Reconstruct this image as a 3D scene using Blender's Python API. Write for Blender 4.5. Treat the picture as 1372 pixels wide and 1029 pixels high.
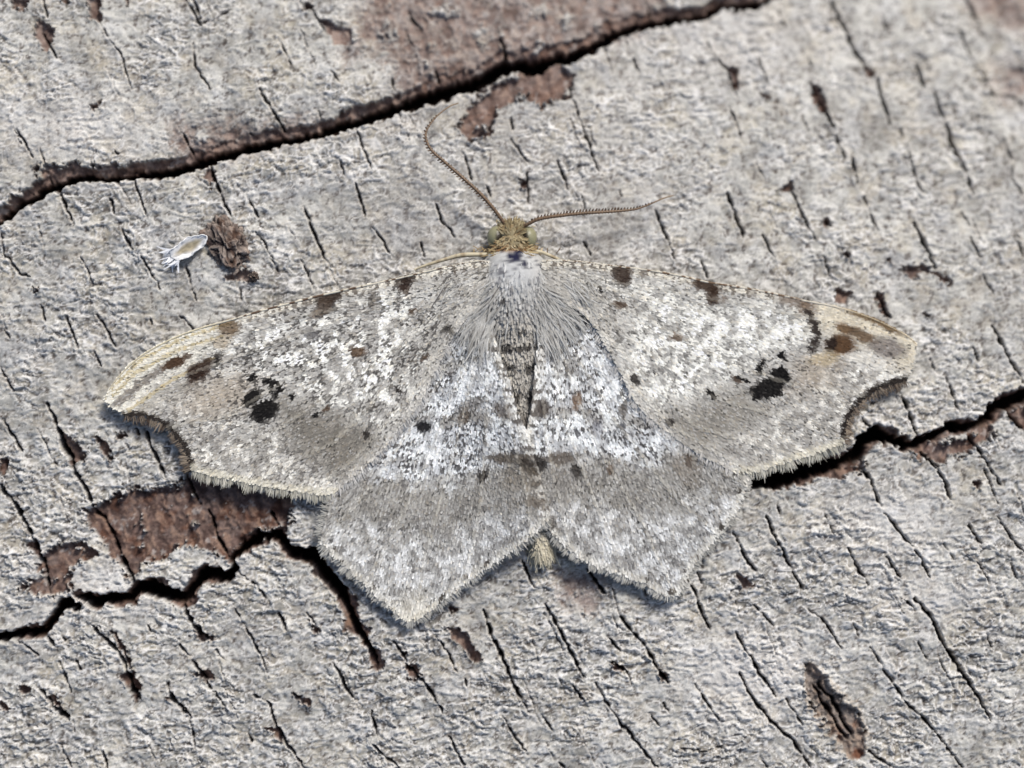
import bpy, math
import numpy as np
from mathutils import Vector

# ------------------------------------------------------------------ start
for o in list(bpy.data.objects):
    bpy.data.objects.remove(o, do_unlink=True)
scene = bpy.context.scene
COL = scene.collection
scene.unit_settings.system = 'METRIC'
scene.unit_settings.scale_length = 0.01          # one unit is one centimetre
rng = np.random.default_rng(11)
S = 388.0            # drafting units ("d") per centimetre; the moth spans 1085 d = 2.8 cm
DIST = 9.0           # camera height in cm

# ------------------------------------------------------------------ camera
cam_d = bpy.data.cameras.new("camera")
cam = bpy.data.objects.new("camera", cam_d)
COL.objects.link(cam)
cam.location = (0, 0, DIST)
cam.rotation_euler = (0, 0, 0)
cam_d.sensor_width = 36.0
cam_d.lens = 36.0 * DIST / (1372.0 / S)
cam_d.clip_start = 0.01
cam_d.clip_end = 100.0
cam_d.dof.use_dof = True
cam_d.dof.focus_distance = DIST - 0.055
cam_d.dof.aperture_fstop = 0.18
scene.camera = cam

# ------------------------------------------------------------------ sky, sun, exposure
SUN_EL, SUN_AZ = math.radians(43), math.radians(28)     # azimuth from +Y (top of picture) towards +X
world = bpy.data.worlds.new("World")
scene.world = world
world.use_nodes = True
wn = world.node_tree
wn.nodes.clear()
sky = wn.nodes.new('ShaderNodeTexSky')
sky.sky_type = 'NISHITA'
sky.sun_disc = False
sky.sun_elevation = SUN_EL
sky.sun_rotation = SUN_AZ
sky.air_density = 1.0
sky.dust_density = 3.0
sky.ozone_density = 0.6
bg = wn.nodes.new('ShaderNodeBackground')
bg.inputs['Strength'].default_value = 0.055
wo = wn.nodes.new('ShaderNodeOutputWorld')
wn.links.new(sky.outputs[0], bg.inputs['Color'])
wn.links.new(bg.outputs[0], wo.inputs['Surface'])
sun_d = bpy.data.lights.new("sun", 'SUN')
sun_d.energy = 1.5
sun_d.angle = math.radians(11)
sun_d.color = (1.0, 0.97, 0.925)
sun = bpy.data.objects.new("sun", sun_d)
COL.objects.link(sun)
sv = Vector((math.sin(SUN_AZ) * math.cos(SUN_EL), math.cos(SUN_AZ) * math.cos(SUN_EL), math.sin(SUN_EL)))
sun.rotation_euler = sv.to_track_quat('Z', 'Y').to_euler()
sun.location = sv * 20
scene.view_settings.view_transform = 'Standard'
scene.view_settings.look = 'None'
scene.view_settings.gamma = 1.0
scene.view_settings.use_curve_mapping = False
scene.view_settings.exposure = 0.92
scene.render.resolution_x, scene.render.resolution_y = 1024, 768

# ------------------------------------------------------------------ numeric helpers
def lin(c):
    c = np.asarray(c, float) / 255.0
    return np.where(c <= 0.04045, c / 12.92, ((c + 0.055) / 1.055) ** 2.4)

_ga = rng.random((256, 256)) * 2 * np.pi
_GX, _GY = np.cos(_ga), np.sin(_ga)
def perlin(x, y, seed=0):
    x = np.asarray(x, float) + seed * 17.31
    y = np.asarray(y, float) + seed * 7.77
    xi, yi = np.floor(x).astype(np.int64), np.floor(y).astype(np.int64)
    fx, fy = x - xi, y - yi
    x0, y0, x1, y1 = xi & 255, yi & 255, (xi + 1) & 255, (yi + 1) & 255
    u = fx * fx * fx * (fx * (fx * 6 - 15) + 10)
    v = fy * fy * fy * (fy * (fy * 6 - 15) + 10)
    a = _GX[x0, y0] * fx + _GY[x0, y0] * fy
    b = _GX[x1, y0] * (fx - 1) + _GY[x1, y0] * fy
    c = _GX[x0, y1] * fx + _GY[x0, y1] * (fy - 1)
    d = _GX[x1, y1] * (fx - 1) + _GY[x1, y1] * (fy - 1)
    return ((a + u * (b - a)) * (1 - v) + (c + u * (d - c)) * v) * 1.5

def fbm(x, y, wl, octv=3, seed=0, gain=0.5):
    r, a, t = 0.0, 1.0, 0.0
    for i in range(octv):
        r = r + a * perlin(x / wl, y / wl, seed + i * 3)
        t += a
        a *= gain
        wl /= 2.03
    return r / t

def sstep(e0, e1, x):
    t = np.clip((x - e0) / (e1 - e0), 0, 1)
    return t * t * (3 - 2 * t)

def mixc(col, m, c):
    m = np.clip(m, 0, 1)[..., None]
    return col * (1 - m) + lin(c) * m

def seg_dist(x, y, a, b):
    ax, ay = a; bx, by = b
    dx, dy = bx - ax, by - ay
    t = np.clip(((x - ax) * dx + (y - ay) * dy) / (dx * dx + dy * dy + 1e-9), 0, 1)
    return np.hypot(x - ax - t * dx, y - ay - t * dy), t

def line_dist(x, y, pts):
    d = np.full(np.shape(x), 1e9)
    for a, b in zip(pts[:-1], pts[1:]):
        d = np.minimum(d, seg_dist(x, y, a, b)[0])
    return d

def inside(x, y, pts):
    r = np.zeros(np.shape(x), bool)
    n = len(pts)
    for i in range(n):
        x0, y0 = pts[i]; x1, y1 = pts[(i + 1) % n]
        if y0 == y1:
            continue
        c = ((y0 > y) != (y1 > y)) & (x < (x1 - x0) * (y - y0) / (y1 - y0) + x0)
        r ^= c
    return r

def poly_sd(x, y, pts):                      # signed distance, positive inside
    d = line_dist(x, y, list(pts) + [pts[0]])
    return np.where(inside(x, y, pts), d, -d)

def smooth_line(pts, step=3.0):              # Catmull-Rom resampling
    p = np.array(pts, float)
    p = np.vstack([2 * p[0] - p[1], p, 2 * p[-1] - p[-2]])
    out = []
    for i in range(1, len(p) - 2):
        n = max(1, int(np.hypot(*(p[i + 1][:2] - p[i][:2])) / step))
        for k in range(n):
            t = k / n
            out.append(0.5 * ((2 * p[i]) + (-p[i - 1] + p[i + 1]) * t + (2 * p[i - 1] - 5 * p[i] + 4 * p[i + 1] - p[i + 2]) * t * t
                              + (-p[i - 1] + 3 * p[i] - 3 * p[i + 1] + p[i + 2]) * t ** 3))
    out.append(p[-2])
    return np.array(out)

def z_log(x, y):                             # the log's round falls away towards upper right
    u, v = (np.asarray(x, float) - 686) / 686, (514.5 - np.asarray(y, float)) / 514.5
    q = np.maximum(0, 0.5 * u + 0.9 * v + 0.1)
    q2 = np.maximum(0, -0.3 * u - 0.9 * v - 0.9)
    return -0.21 * np.minimum(q, 4) ** 2 - 0.1 * np.minimum(q2, 4) ** 2

def W(x, y, z):                              # drafting units to centimetres (the draft is a perspective view)
    x, y, z = np.broadcast_arrays(np.asarray(x, float), np.asarray(y, float), np.asarray(z, float))
    k = (DIST - z) / DIST
    return np.stack([(x - 686) / S * k, (514.5 - y) / S * k, z], -1)

# ------------------------------------------------------------------ object helpers
def mesh_obj(name, verts, faces, mat, parent=None, cols=None, smooth=True, extra=None):
    verts = np.ascontiguousarray(verts, np.float32).reshape(-1, 3)
    faces = np.asarray(faces, np.int32)
    me = bpy.data.meshes.new(name)
    nf, k = faces.shape
    me.vertices.add(len(verts)); me.vertices.foreach_set('co', verts.ravel())
    me.loops.add(nf * k); me.loops.foreach_set('vertex_index', faces.ravel())
    me.polygons.add(nf)
    me.polygons.foreach_set('loop_start', np.arange(0, nf * k, k, dtype=np.int32))
    me.polygons.foreach_set('use_smooth', np.full(nf, smooth))
    me.update(calc_edges=True)
    me.validate()
    if cols is not None:
        at = me.attributes.new('tint', 'FLOAT_COLOR', 'POINT')
        c = np.ones((len(verts), 4), np.float32); c[:, :3] = np.clip(np.asarray(cols).reshape(-1, 3), 0, 1)
        at.data.foreach_set('color', c.ravel())
    for nm, vals in (extra or {}).items():
        at = me.attributes.new(nm, 'FLOAT', 'POINT')
        at.data.foreach_set('value', np.ascontiguousarray(vals, np.float32).ravel())
    me.materials.append(mat)
    ob = bpy.data.objects.new(name, me)
    COL.objects.link(ob)
    if parent is not None:
        ob.parent = parent
    return ob

def tag(o, label=None, cat=None, group=None, kind=None):
    if label: o['label'] = label
    if cat: o['category'] = cat
    if group: o['group'] = group
    if kind: o['kind'] = kind
    return o

def tint_material(name, rough=0.7, spec=0.3, nscale=60.0, namp=0.25, bump=0.3, bdist=0.004, coat=0.0, sheen=0.0):
    m = bpy.data.materials.new(name); m.use_nodes = True
    nt = m.node_tree; b = nt.nodes['Principled BSDF']
    at = nt.nodes.new('ShaderNodeAttribute'); at.attribute_name = 'tint'
    tc = nt.nodes.new('ShaderNodeTexCoord')
    nz = nt.nodes.new('ShaderNodeTexNoise'); nz.inputs['Scale'].default_value = nscale
    nz.inputs['Detail'].default_value = 4.0
    nt.links.new(tc.outputs['Object'], nz.inputs['Vector'])
    mr = nt.nodes.new('ShaderNodeMapRange')
    mr.inputs['From Min'].default_value = 0.3; mr.inputs['From Max'].default_value = 0.7
    mr.inputs['To Min'].default_value = 1 - namp; mr.inputs['To Max'].default_value = 1 + namp
    nt.links.new(nz.outputs['Fac'], mr.inputs['Value'])
    mx = nt.nodes.new('ShaderNodeVectorMath'); mx.operation = 'SCALE'
    nt.links.new(at.outputs['Color'], mx.inputs[0]); nt.links.new(mr.outputs[0], mx.inputs['Scale'])
    nt.links.new(mx.outputs[0], b.inputs['Base Color'])
    b.inputs['Roughness'].default_value = rough
    b.inputs['Specular IOR Level'].default_value = spec
    b.inputs['Sheen Weight'].default_value = sheen
    if bump:
        bp = nt.nodes.new('ShaderNodeBump'); bp.inputs['Strength'].default_value = bump
        bp.inputs['Distance'].default_value = bdist
        nt.links.new(nz.outputs['Fac'], bp.inputs['Height']); nt.links.new(bp.outputs[0], b.inputs['Normal'])
    return m

M_WOOD = tint_material('weathered_wood', 0.9, 0.12, 130.0, 0.14, 0.4, 0.004)
M_SCALE = tint_material('wing_scales', 0.55, 0.22, 40.0, 0.06, 0.0)
M_MEMB = tint_material('wing_membrane', 0.7, 0.2, 60.0, 0.12, 0.0)
M_HAIR = tint_material('moth_hair', 0.55, 0.3, 40.0, 0.08, 0.0)
M_CHITIN = tint_material('chitin', 0.45, 0.4, 120.0, 0.2, 0.2, 0.003)
M_HUSK = tint_material('papery_husk', 0.4, 0.4, 60.0, 0.12, 0.2, 0.003)
M_CRUMB = tint_material('bark_crumb', 0.85, 0.2, 90.0, 0.35, 0.6, 0.008)
def eye_material():
    m = bpy.data.materials.new('compound_eye'); m.use_nodes = True
    nt = m.node_tree; b = nt.nodes['Principled BSDF']
    tc = nt.nodes.new('ShaderNodeTexCoord')
    vo = nt.nodes.new('ShaderNodeTexVoronoi'); vo.inputs['Scale'].default_value = 260.0
    nt.links.new(tc.outputs['Object'], vo.inputs['Vector'])
    at = nt.nodes.new('ShaderNodeAttribute'); at.attribute_name = 'tint'
    nt.links.new(at.outputs['Color'], b.inputs['Base Color'])
    bp = nt.nodes.new('ShaderNodeBump'); bp.inputs['Strength'].default_value = 0.25; bp.inputs['Distance'].default_value = 0.002
    nt.links.new(vo.outputs['Distance'], bp.inputs['Height']); nt.links.new(bp.outputs[0], b.inputs['Normal'])
    b.inputs['Roughness'].default_value = 0.35; b.inputs['Subsurface Weight'].default_value = 0.15
    b.inputs['Subsurface Radius'].default_value = (0.02, 0.02, 0.01)
    return m
M_EYE = eye_material()

# ================================================================== THE WOOD
K = 1372 / 460.0
OFF = {1: (0, 0), 2: (456, 0), 3: (912, 0), 4: (0, 342), 6: (912, 342), 7: (0, 684), 8: (456, 684), 9: (912, 684)}
# wide splits: (x, y, full width)
CR_A = [(-420, 470, 16), (-200, 400, 14), (-80, 340, 10), (0, 298, 8), (23, 278, 10), (50, 264, 12), (70, 250, 11), (107, 238, 8), (151, 241, 6), (188, 236, 11), (235, 231, 14),
        (278, 216, 11), (322, 202, 14), (379, 190, 11), (419, 183, 9), (456, 171, 13), (490, 160, 15), (540, 142, 16), (597, 124, 19),
        (644, 110, 19), (674, 90, 20), (691, 88, 16), (721, 90, 19), (738, 80, 12), (758, 79, 15), (791, 66, 15), (818, 49, 14), (858, 35, 11),
        (892, 29, 11), (912, 27, 10), (945, 21, 9), (967, 8, 7), (989, 10, 12), (1023, 3, 9), (1046, -7, 7), (1120, -40, 12), (1300, -140, 14), (1700, -300, 14)]
CR_B = [(-500, 980, 14), (-250, 900, 14), (-60, 862, 12), (0, 853, 12), (34, 848, 12), (57, 848, 11), (72, 825, 11), (84, 809, 13), (104, 812, 10)]
CR_B2 = [(106, 800, 8), (127, 806, 15), (151, 800, 15), (176, 803, 9), (183, 786, 14), (201, 788, 22), (235, 799, 16), (250, 803, 11),
         (258, 785, 11), (275, 767, 17), (302, 773, 15), (315, 763, 9), (311, 748, 7), (328, 731, 11), (352, 717, 14), (372, 718, 12), (392, 740, 15),
         (419, 745, 17), (439, 771, 15), (458, 793, 14), (469, 818, 10), (479, 845, 8), (500, 872, 5), (506, 890, 3)]
CR_B3 = [(410, 742, 12), (432, 736, 10), (500, 716, 12), (620, 700, 14), (760, 690, 16), (900, 665, 18), (1002, 645, 22), (1046, 640, 27), (1096, 625, 19),
         (1127, 620, 15), (1148, 611, 15), (1158, 589, 20), (1177, 580, 20), (1197, 590, 14), (1214, 597, 12), (1234, 590, 9), (1261, 580, 11),
         (1274, 573, 14), (1308, 570, 9), (1327, 558, 13), (1330, 546, 14), (1348, 541, 18), (1372, 531, 18), (1440, 505, 18), (1640, 430, 18), (1900, 360, 16)]
WIDE = [CR_A, CR_B, CR_B2, CR_B3]
# fine checks along the grain, in enlarged-view coordinates of nine fields: (field, width, points)
FINE = [(1, 3, p) for p in ([(170, 0), (190, 75)], [(165, 130), (230, 235)], [(385, 70), (440, 160), (490, 230), (525, 360)], [(770, 170), (780, 260), (845, 365)],
        [(825, 0), (860, 100)], [(1110, 150), (1165, 260)], [(1240, 20), (1300, 130)], [(1325, 285), (1360, 335)], [(1040, 360), (1135, 525)],
        [(1270, 440), (1285, 480)], [(715, 510), (780, 630)], [(65, 510), (130, 625)], [(455, 595), (470, 620)], [(240, 770), (295, 900)],
        [(540, 730), (585, 860)], [(985, 780), (1030, 870)], [(1020, 920), (1090, 1029)], [(485, 910), (530, 1005)], [(5, 930), (20, 1029)],
        [(440, 790), (460, 850)], [(780, 90), (860, 75), (930, 35)])]
FINE += [(1, 4, p) for p in ([(840, 665), (880, 770), (925, 865)], [(1210, 820), (1240, 890), (1295, 1029)])]
FINE += [(2, 3, p) for p in ([(60, 510), (125, 680)], [(60, 730), (100, 870)], [(130, 900), (200, 1010)], [(490, 600), (525, 720)], [(585, 740), (600, 790)],
        [(680, 470), (690, 520)], [(680, 550), (750, 650)], [(745, 690), (750, 810)], [(865, 640), (915, 760)], [(1110, 760), (1125, 790)], [(1165, 230), (1200, 290)],
        [(965, 780), (975, 830)], [(975, 960), (1000, 1029)], [(320, 970), (335, 1029)], [(270, 50), (330, 130)], [(200, 300), (215, 360)], [(1220, 0), (1240, 70)], [(0, 640), (15, 690)])]
FINE += [(2, 4.5, p) for p in ([(385, 815), (400, 870), (455, 945)], [(915, 350), (950, 460), (1000, 600), (1045, 710)], [(1260, 840), (1290, 920), (1335, 1029)],
        [(640, 150), (660, 230), (690, 280)], [(380, 280), (400, 350)])]
FINE += [(3, 3, p) for p in ([(100, 170), (180, 270), (230, 395)], [(195, 430), (240, 540)], [(310, 230), (355, 350)], [(505, 215), (530, 280)], [(730, 780), (800, 950)],
        [(1110, 110), (1150, 210), (1210, 310), (1255, 380)], [(1255, 380), (1330, 380), (1372, 430)], [(1275, 525), (1330, 640), (1325, 710), (1372, 790)],
        [(440, 760), (540, 965)], [(580, 880), (610, 910)], [(1120, 850), (1155, 905)], [(1160, 950), (1200, 1029)], [(1330, 940), (1372, 1029)], [(385, 30), (420, 120)],
        [(485, 470), (515, 530)], [(800, 50), (830, 130)])]
FINE += [(3, 5, p) for p in ([(600, 0), (650, 110), (690, 200), (735, 265)], [(780, 310), (840, 500)], [(525, 340), (600, 490), (655, 630)], [(685, 630), (710, 740)],
        [(880, 515), (920, 640), (965, 775)], [(935, 250), (975, 350)], [(185, 765), (250, 945)], [(325, 930), (375, 1029)], [(930, 890), (1000, 1029)])]
FINE += [(3, 6.5, [(1015, 365), (1060, 490), (1085, 580), (1140, 690), (1175, 780)])]
FINE += [(4, 3, p) for p in ([(25, 0), (80, 75), (130, 85)], [(320, 0), (375, 110)], [(740, 40), (790, 185)], [(955, 130), (970, 195)], [(1080, 10), (1115, 65)],
        [(1200, 20), (1250, 110), (1260, 145)], [(720, 240), (775, 295)], [(160, 190), (185, 270)], [(265, 235), (315, 385)], [(385, 230), (465, 365)], [(375, 380), (400, 440)],
        [(0, 440), (60, 545)], [(15, 660), (90, 780)], [(540, 690), (560, 720)], [(1290, 0), (1330, 50)], [(20, 290), (40, 330)], [(600, 250), (610, 280)])]
FINE += [(4, 4, [(565, 0), (620, 100), (640, 140)]), (4, 6.5, [(190, 590), (240, 720), (290, 840), (350, 950), (385, 1029)]), (4, 7, [(0, 920), (40, 970), (90, 1029)]),
         (4, 4, [(585, 705), (605, 770), (665, 890)]), (4, 5, [(740, 880), (780, 960), (800, 1000)])]
FINE += [(6, 3, p) for p in ([(570, 0), (610, 120)], [(85, 30), (110, 90)], [(1200, 60), (1250, 160)], [(970, 360), (1020, 470)], [(1060, 480), (1120, 640)],
        [(1170, 370), (1200, 450)], [(720, 650), (760, 690)], [(640, 750), (700, 800)], [(990, 10), (1020, 50)], [(1210, 850), (1270, 1000)], [(385, 985), (400, 1029)])]
FINE += [(6, 5, p) for p in ([(785, 145), (840, 260)], [(1245, 280), (1300, 380), (1370, 510)], [(880, 555), (920, 650), (950, 745)], [(720, 850), (760, 900), (800, 1010)],
        [(960, 790), (1040, 870), (1080, 980)], [(1140, 720), (1200, 790), (1280, 920)])] + [(6, 8, [(1300, 620), (1340, 660), (1385, 720)])]
FINE += [(7, 3, p) for p in ([(240, 600), (280, 725)], [(300, 595), (325, 640)], [(60, 510), (160, 580)], [(250, 505), (265, 525)], [(715, 535), (760, 580), (840, 700), (900, 780)],
        [(935, 395), (990, 480), (1050, 590), (1075, 680)], [(950, 245), (1020, 290), (1080, 380)], [(1110, 400), (1145, 480)], [(1230, 400), (1270, 470)], [(860, 555), (900, 610)],
        [(290, 840), (305, 890)], [(235, 920), (290, 1029)], [(410, 960), (430, 1029)], [(990, 890), (1010, 930)], [(1340, 620), (1372, 680)], [(590, 455), (600, 480)], [(760, 830), (780, 950)])]
FINE += [(7, 6, p) for p in ([(70, 0), (110, 60), (150, 150), (170, 210), (200, 330)], [(385, 0), (430, 60), (470, 150), (520, 260), (540, 300)], [(360, 450), (430, 520), (490, 590), (530, 720), (560, 750)],
        [(165, 470), (215, 540)], [(730, 375), (770, 450), (830, 510)], [(670, 690), (690, 750), (760, 820)], [(160, 710), (220, 790), (275, 835)],
        [(1010, 730), (1075, 770), (1105, 860), (1150, 940), (1225, 1029)], [(830, 0), (870, 110), (920, 200)], [(1080, 0), (1110, 60)])]
FINE += [(8, 5, p) for p in ([(725, 190), (780, 310)], [(815, 370), (880, 480), (930, 580), (970, 665)], [(1020, 690), (1080, 800), (1150, 880), (1220, 970), (1270, 1029)],
        [(570, 400), (600, 490), (650, 590), (690, 690), (760, 815)], [(260, 610), (330, 680), (370, 740), (410, 805)], [(125, 935), (190, 990), (240, 1029)],
        [(985, 230), (1060, 335)], [(1090, 315), (1120, 430), (1210, 530), (1260, 620), (1310, 690)], [(1080, 600), (1140, 640), (1165, 695)])]
FINE += [(8, 3.5, p) for p in ([(640, 815), (690, 890), (750, 980)], [(380, 505), (440, 580), (465, 650)], [(210, 520), (265, 600)], [(0, 640), (20, 710), (60, 755)],
        [(125, 800), (145, 890)], [(430, 900), (500, 1020)], [(1075, 505), (1115, 560)], [(930, 700), (985, 775)], [(1230, 800), (1275, 860)], [(805, 820), (845, 875)],
        [(1200, 280), (1235, 370)], [(1290, 770), (1310, 810)], [(875, 1010), (900, 1029)], [(330, 470), (345, 490)], [(500, 680), (505, 700)])]
FINE += [(9, 5, p) for p in ([(340, 20), (380, 110), (430, 210), (485, 310)], [(210, 80), (250, 170), (300, 250)], [(45, 300), (85, 400), (120, 480)], [(220, 490), (300, 620), (380, 745)],
        [(235, 650), (280, 740), (360, 840), (450, 920), (520, 1029)], [(755, 540), (820, 640), (890, 760), (960, 820), (1020, 890), (1090, 980), (1125, 1029)],
        [(665, 145), (700, 210), (750, 300)], [(930, 350), (1000, 420), (1050, 530), (1120, 640), (1180, 730), (1240, 835)], [(750, 960), (820, 1010)])]
FINE += [(9, 3.2, p) for p in ([(60, 220), (85, 290)], [(290, 370), (370, 460)], [(55, 690), (110, 780), (155, 850)], [(505, 390), (590, 460), (640, 545)], [(580, 20), (620, 110)],
        [(810, 0), (850, 50), (930, 150), (1000, 265)], [(820, 180), (880, 270)], [(880, 345), (940, 400)], [(1150, 55), (1205, 140)], [(1265, 25), (1372, 170)],
        [(1185, 200), (1235, 295)], [(1320, 210), (1345, 270)], [(1030, 590), (1075, 670), (1115, 740)], [(415, 745), (490, 860)], [(310, 980), (350, 1029)],
        [(0, 955), (100, 955), (170, 945)], [(1050, 130), (1090, 190)], [(1220, 490), (1245, 550)], [(945, 520), (990, 600)], [(690, 450), (715, 510)])]
# patches where the grey crust has come away: (polygon, darkness 0..1)
BARE = [
 ([(112, 682), (180, 656), (240, 652), (246, 632), (300, 646), (388, 664), (392, 700), (380, 722), (352, 706), (322, 733), (305, 752), (285, 738), (268, 732), (238, 734), (226, 748), (196, 758), (172, 772), (150, 748), (128, 716)], 0.75),
 ([(38, 728), (62, 738), (84, 724), (108, 726), (128, 742), (118, 752), (98, 762), (92, 790), (74, 804), (56, 790), (24, 796), (28, 780), (62, 776)], 0.6),
 ([(440, -60), (470, -150), (560, -210), (700, -190), (800, -240), (900, -170), (930, -80), (880, 26), (800, 52), (742, 70), (690, 84), (650, 104), (600, 116), (545, 134), (528, 112), (522, 84), (490, 62), (462, 74), (478, 40), (492, 0)], 0.35),
 ([(655, 112), (700, 96), (742, 72), (772, 100), (762, 130), (726, 142), (698, 130), (664, 146), (656, 190), (626, 186), (612, 168), (636, 132)], 0.45),
 ([(228, 168), (262, 172), (300, 163), (350, 172), (430, 160), (420, 176), (345, 192), (282, 214), (240, 220), (232, 195)], 0.35),
 ([(42, 222), (100, 218), (112, 230), (150, 220), (170, 232), (100, 240), (60, 250)], 0.4),
 ([(1300, -60), (1420, -60), (1420, 48), (1352, 42), (1330, 30), (1305, 20)], 0.25), ([(1334, 90), (1400, 80), (1400, 140), (1345, 128)], 0.15),
 ([(1190, 348), (1206, 362), (1234, 352), (1262, 364), (1270, 380), (1244, 368), (1214, 368)], 0.5),
 ([(1120, 388), (1142, 392), (1134, 408), (1120, 404)], 0.5), ([(1126, 0 + 338), (1142, 335), (1140, 352)], 0.6),
 ([(1174, 394), (1184, 392), (1190, 424), (1178, 414)], 0.5), ([(1158, 90), (1176, 92), (1174, 106), (1160, 102)], 0.55),
 ([(976, 92), (992, 90), (990, 128), (980, 112)], 0.45), ([(1086, 112), (1100, 122), (1114, 158), (1102, 150), (1092, 140)], 0.55), ([(1020, 126), (1034, 126), (1030, 138)], 0.55),
 ([(118, 142), (134, 136), (126, 152)], 0.5), ([(276, 222), (290, 230), (284, 256), (272, 238)], 0.35),
 ([(1212, 600), (1258, 588), (1300, 588), (1330, 560), (1336, 580), (1314, 596), (1300, 606), (1256, 622), (1244, 608), (1232, 618)], 0.6),
 ([(1150, 618), (1162, 622), (1158, 634), (1120, 640), (1080, 634)], 0.7), ([(1348, 552), (1385, 545), (1385, 580), (1360, 572)], 0.5), ([(1302, 644), (1312, 642), (1312, 656)], 0.6),
 ([(452, 786), (476, 800), (484, 836), (496, 842), (490, 856), (472, 840), (460, 846), (466, 820)], 0.8),
 ([(542, 890), (560, 890), (564, 904), (556, 914), (546, 908)], 0.8), ([(532, 870), (544, 876), (542, 884)], 0.7), ([(498, 878), (508, 892), (498, 894)], 0.7),
 ([(597, 838), (618, 842), (632, 862), (648, 884), (636, 890), (620, 868), (604, 852)], 0.5),
 ([(816, 884), (836, 894), (838, 902), (822, 896)], 0.8), ([(882, 898), (898, 910), (886, 914)], 0.8), ([(600, 808), (614, 816), (604, 822)], 0.6),
 ([(984, 766), (1002, 776), (1010, 782), (996, 790)], 0.55), ([(146, 840), (164, 858), (190, 922), (182, 938), (160, 904), (176, 900)], 0.7), ([(262, 844), (286, 852), (284, 860), (270, 858)], 0.5),
 ([(250, 902), (284, 898), (290, 910), (276, 914)], 0.6), ([(224, 934), (252, 948), (256, 958), (236, 944)], 0.9), ([(394, 930), (416, 938), (414, 944), (400, 940)], 0.9),
 ([(354, 974), (374, 976), (376, 992), (366, 984)], 0.7), ([(72, 932), (92, 960), (78, 950), (66, 936)], 0.8), ([(22, 918), (40, 922), (34, 930)], 0.6), ([(0, 938), (14, 950), (0, 948)], 0.8),
 ([(414, 832), (432, 846), (420, 846)], 0.7), ([(80, 575), (110, 600), (116, 620), (96, 622), (88, 598)], 0.6), ([(130, 586), (140, 590), (152, 616), (146, 624), (138, 604)], 0.55),
 ([(155, 578), (172, 582), (158, 588)], 0.5), ([(0, 614), (12, 616), (6, 636), (0, 630)], 0.8), ([(44, 384), (54, 384), (52, 392), (46, 392)], 0.4),
 ([(696, 240), (708, 242), (704, 252), (698, 250)], 0.5), ([(50, 20), (75, 40), (62, 70), (45, 45)], 0.15), ([(18, 0), (40, 0), (36, 12), (16, 10)], 0.3), ([(116, -10), (136, -10), (134, 28), (122, 24)], 0.35),
 ([(404, 0), (424, 8), (420, 16), (406, 14)], 0.4), ([(430, 26), (470, 40), (474, 60), (448, 62)], 0.12), ([(80, -8), (92, -8), (88, 8)], 0.4), ([(164, -8), (176, -8), (170, 12)], 0.4),
 ([(745, 772), (800, 768), (806, 800), (790, 826), (758, 800)], 0.12),
 ([(300, 372), (330, 360), (346, 372), (334, 380)], 0.2), ([(1060, 245), (1064, 258), (1040, 256)], 0.4), ([(1108, 292), (1116, 300), (1104, 304)], 0.4),
 ([(1238, 420), (1246, 424), (1242, 430)], 0.3)]

def axis(lo, hi, step, margin, grow=1.09, cap=16.0):
    a = list(np.arange(lo, hi + step, step))
    s, v, right = step, a[-1], []
    while v < hi + margin:
        s = min(s * grow, cap); v += s; right.append(v)
    s, v, left = step, a[0], []
    while v > lo - margin:
        s = min(s * grow, cap); v -= s; left.append(v)
    return np.array(left[::-1] + a + right)

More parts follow.
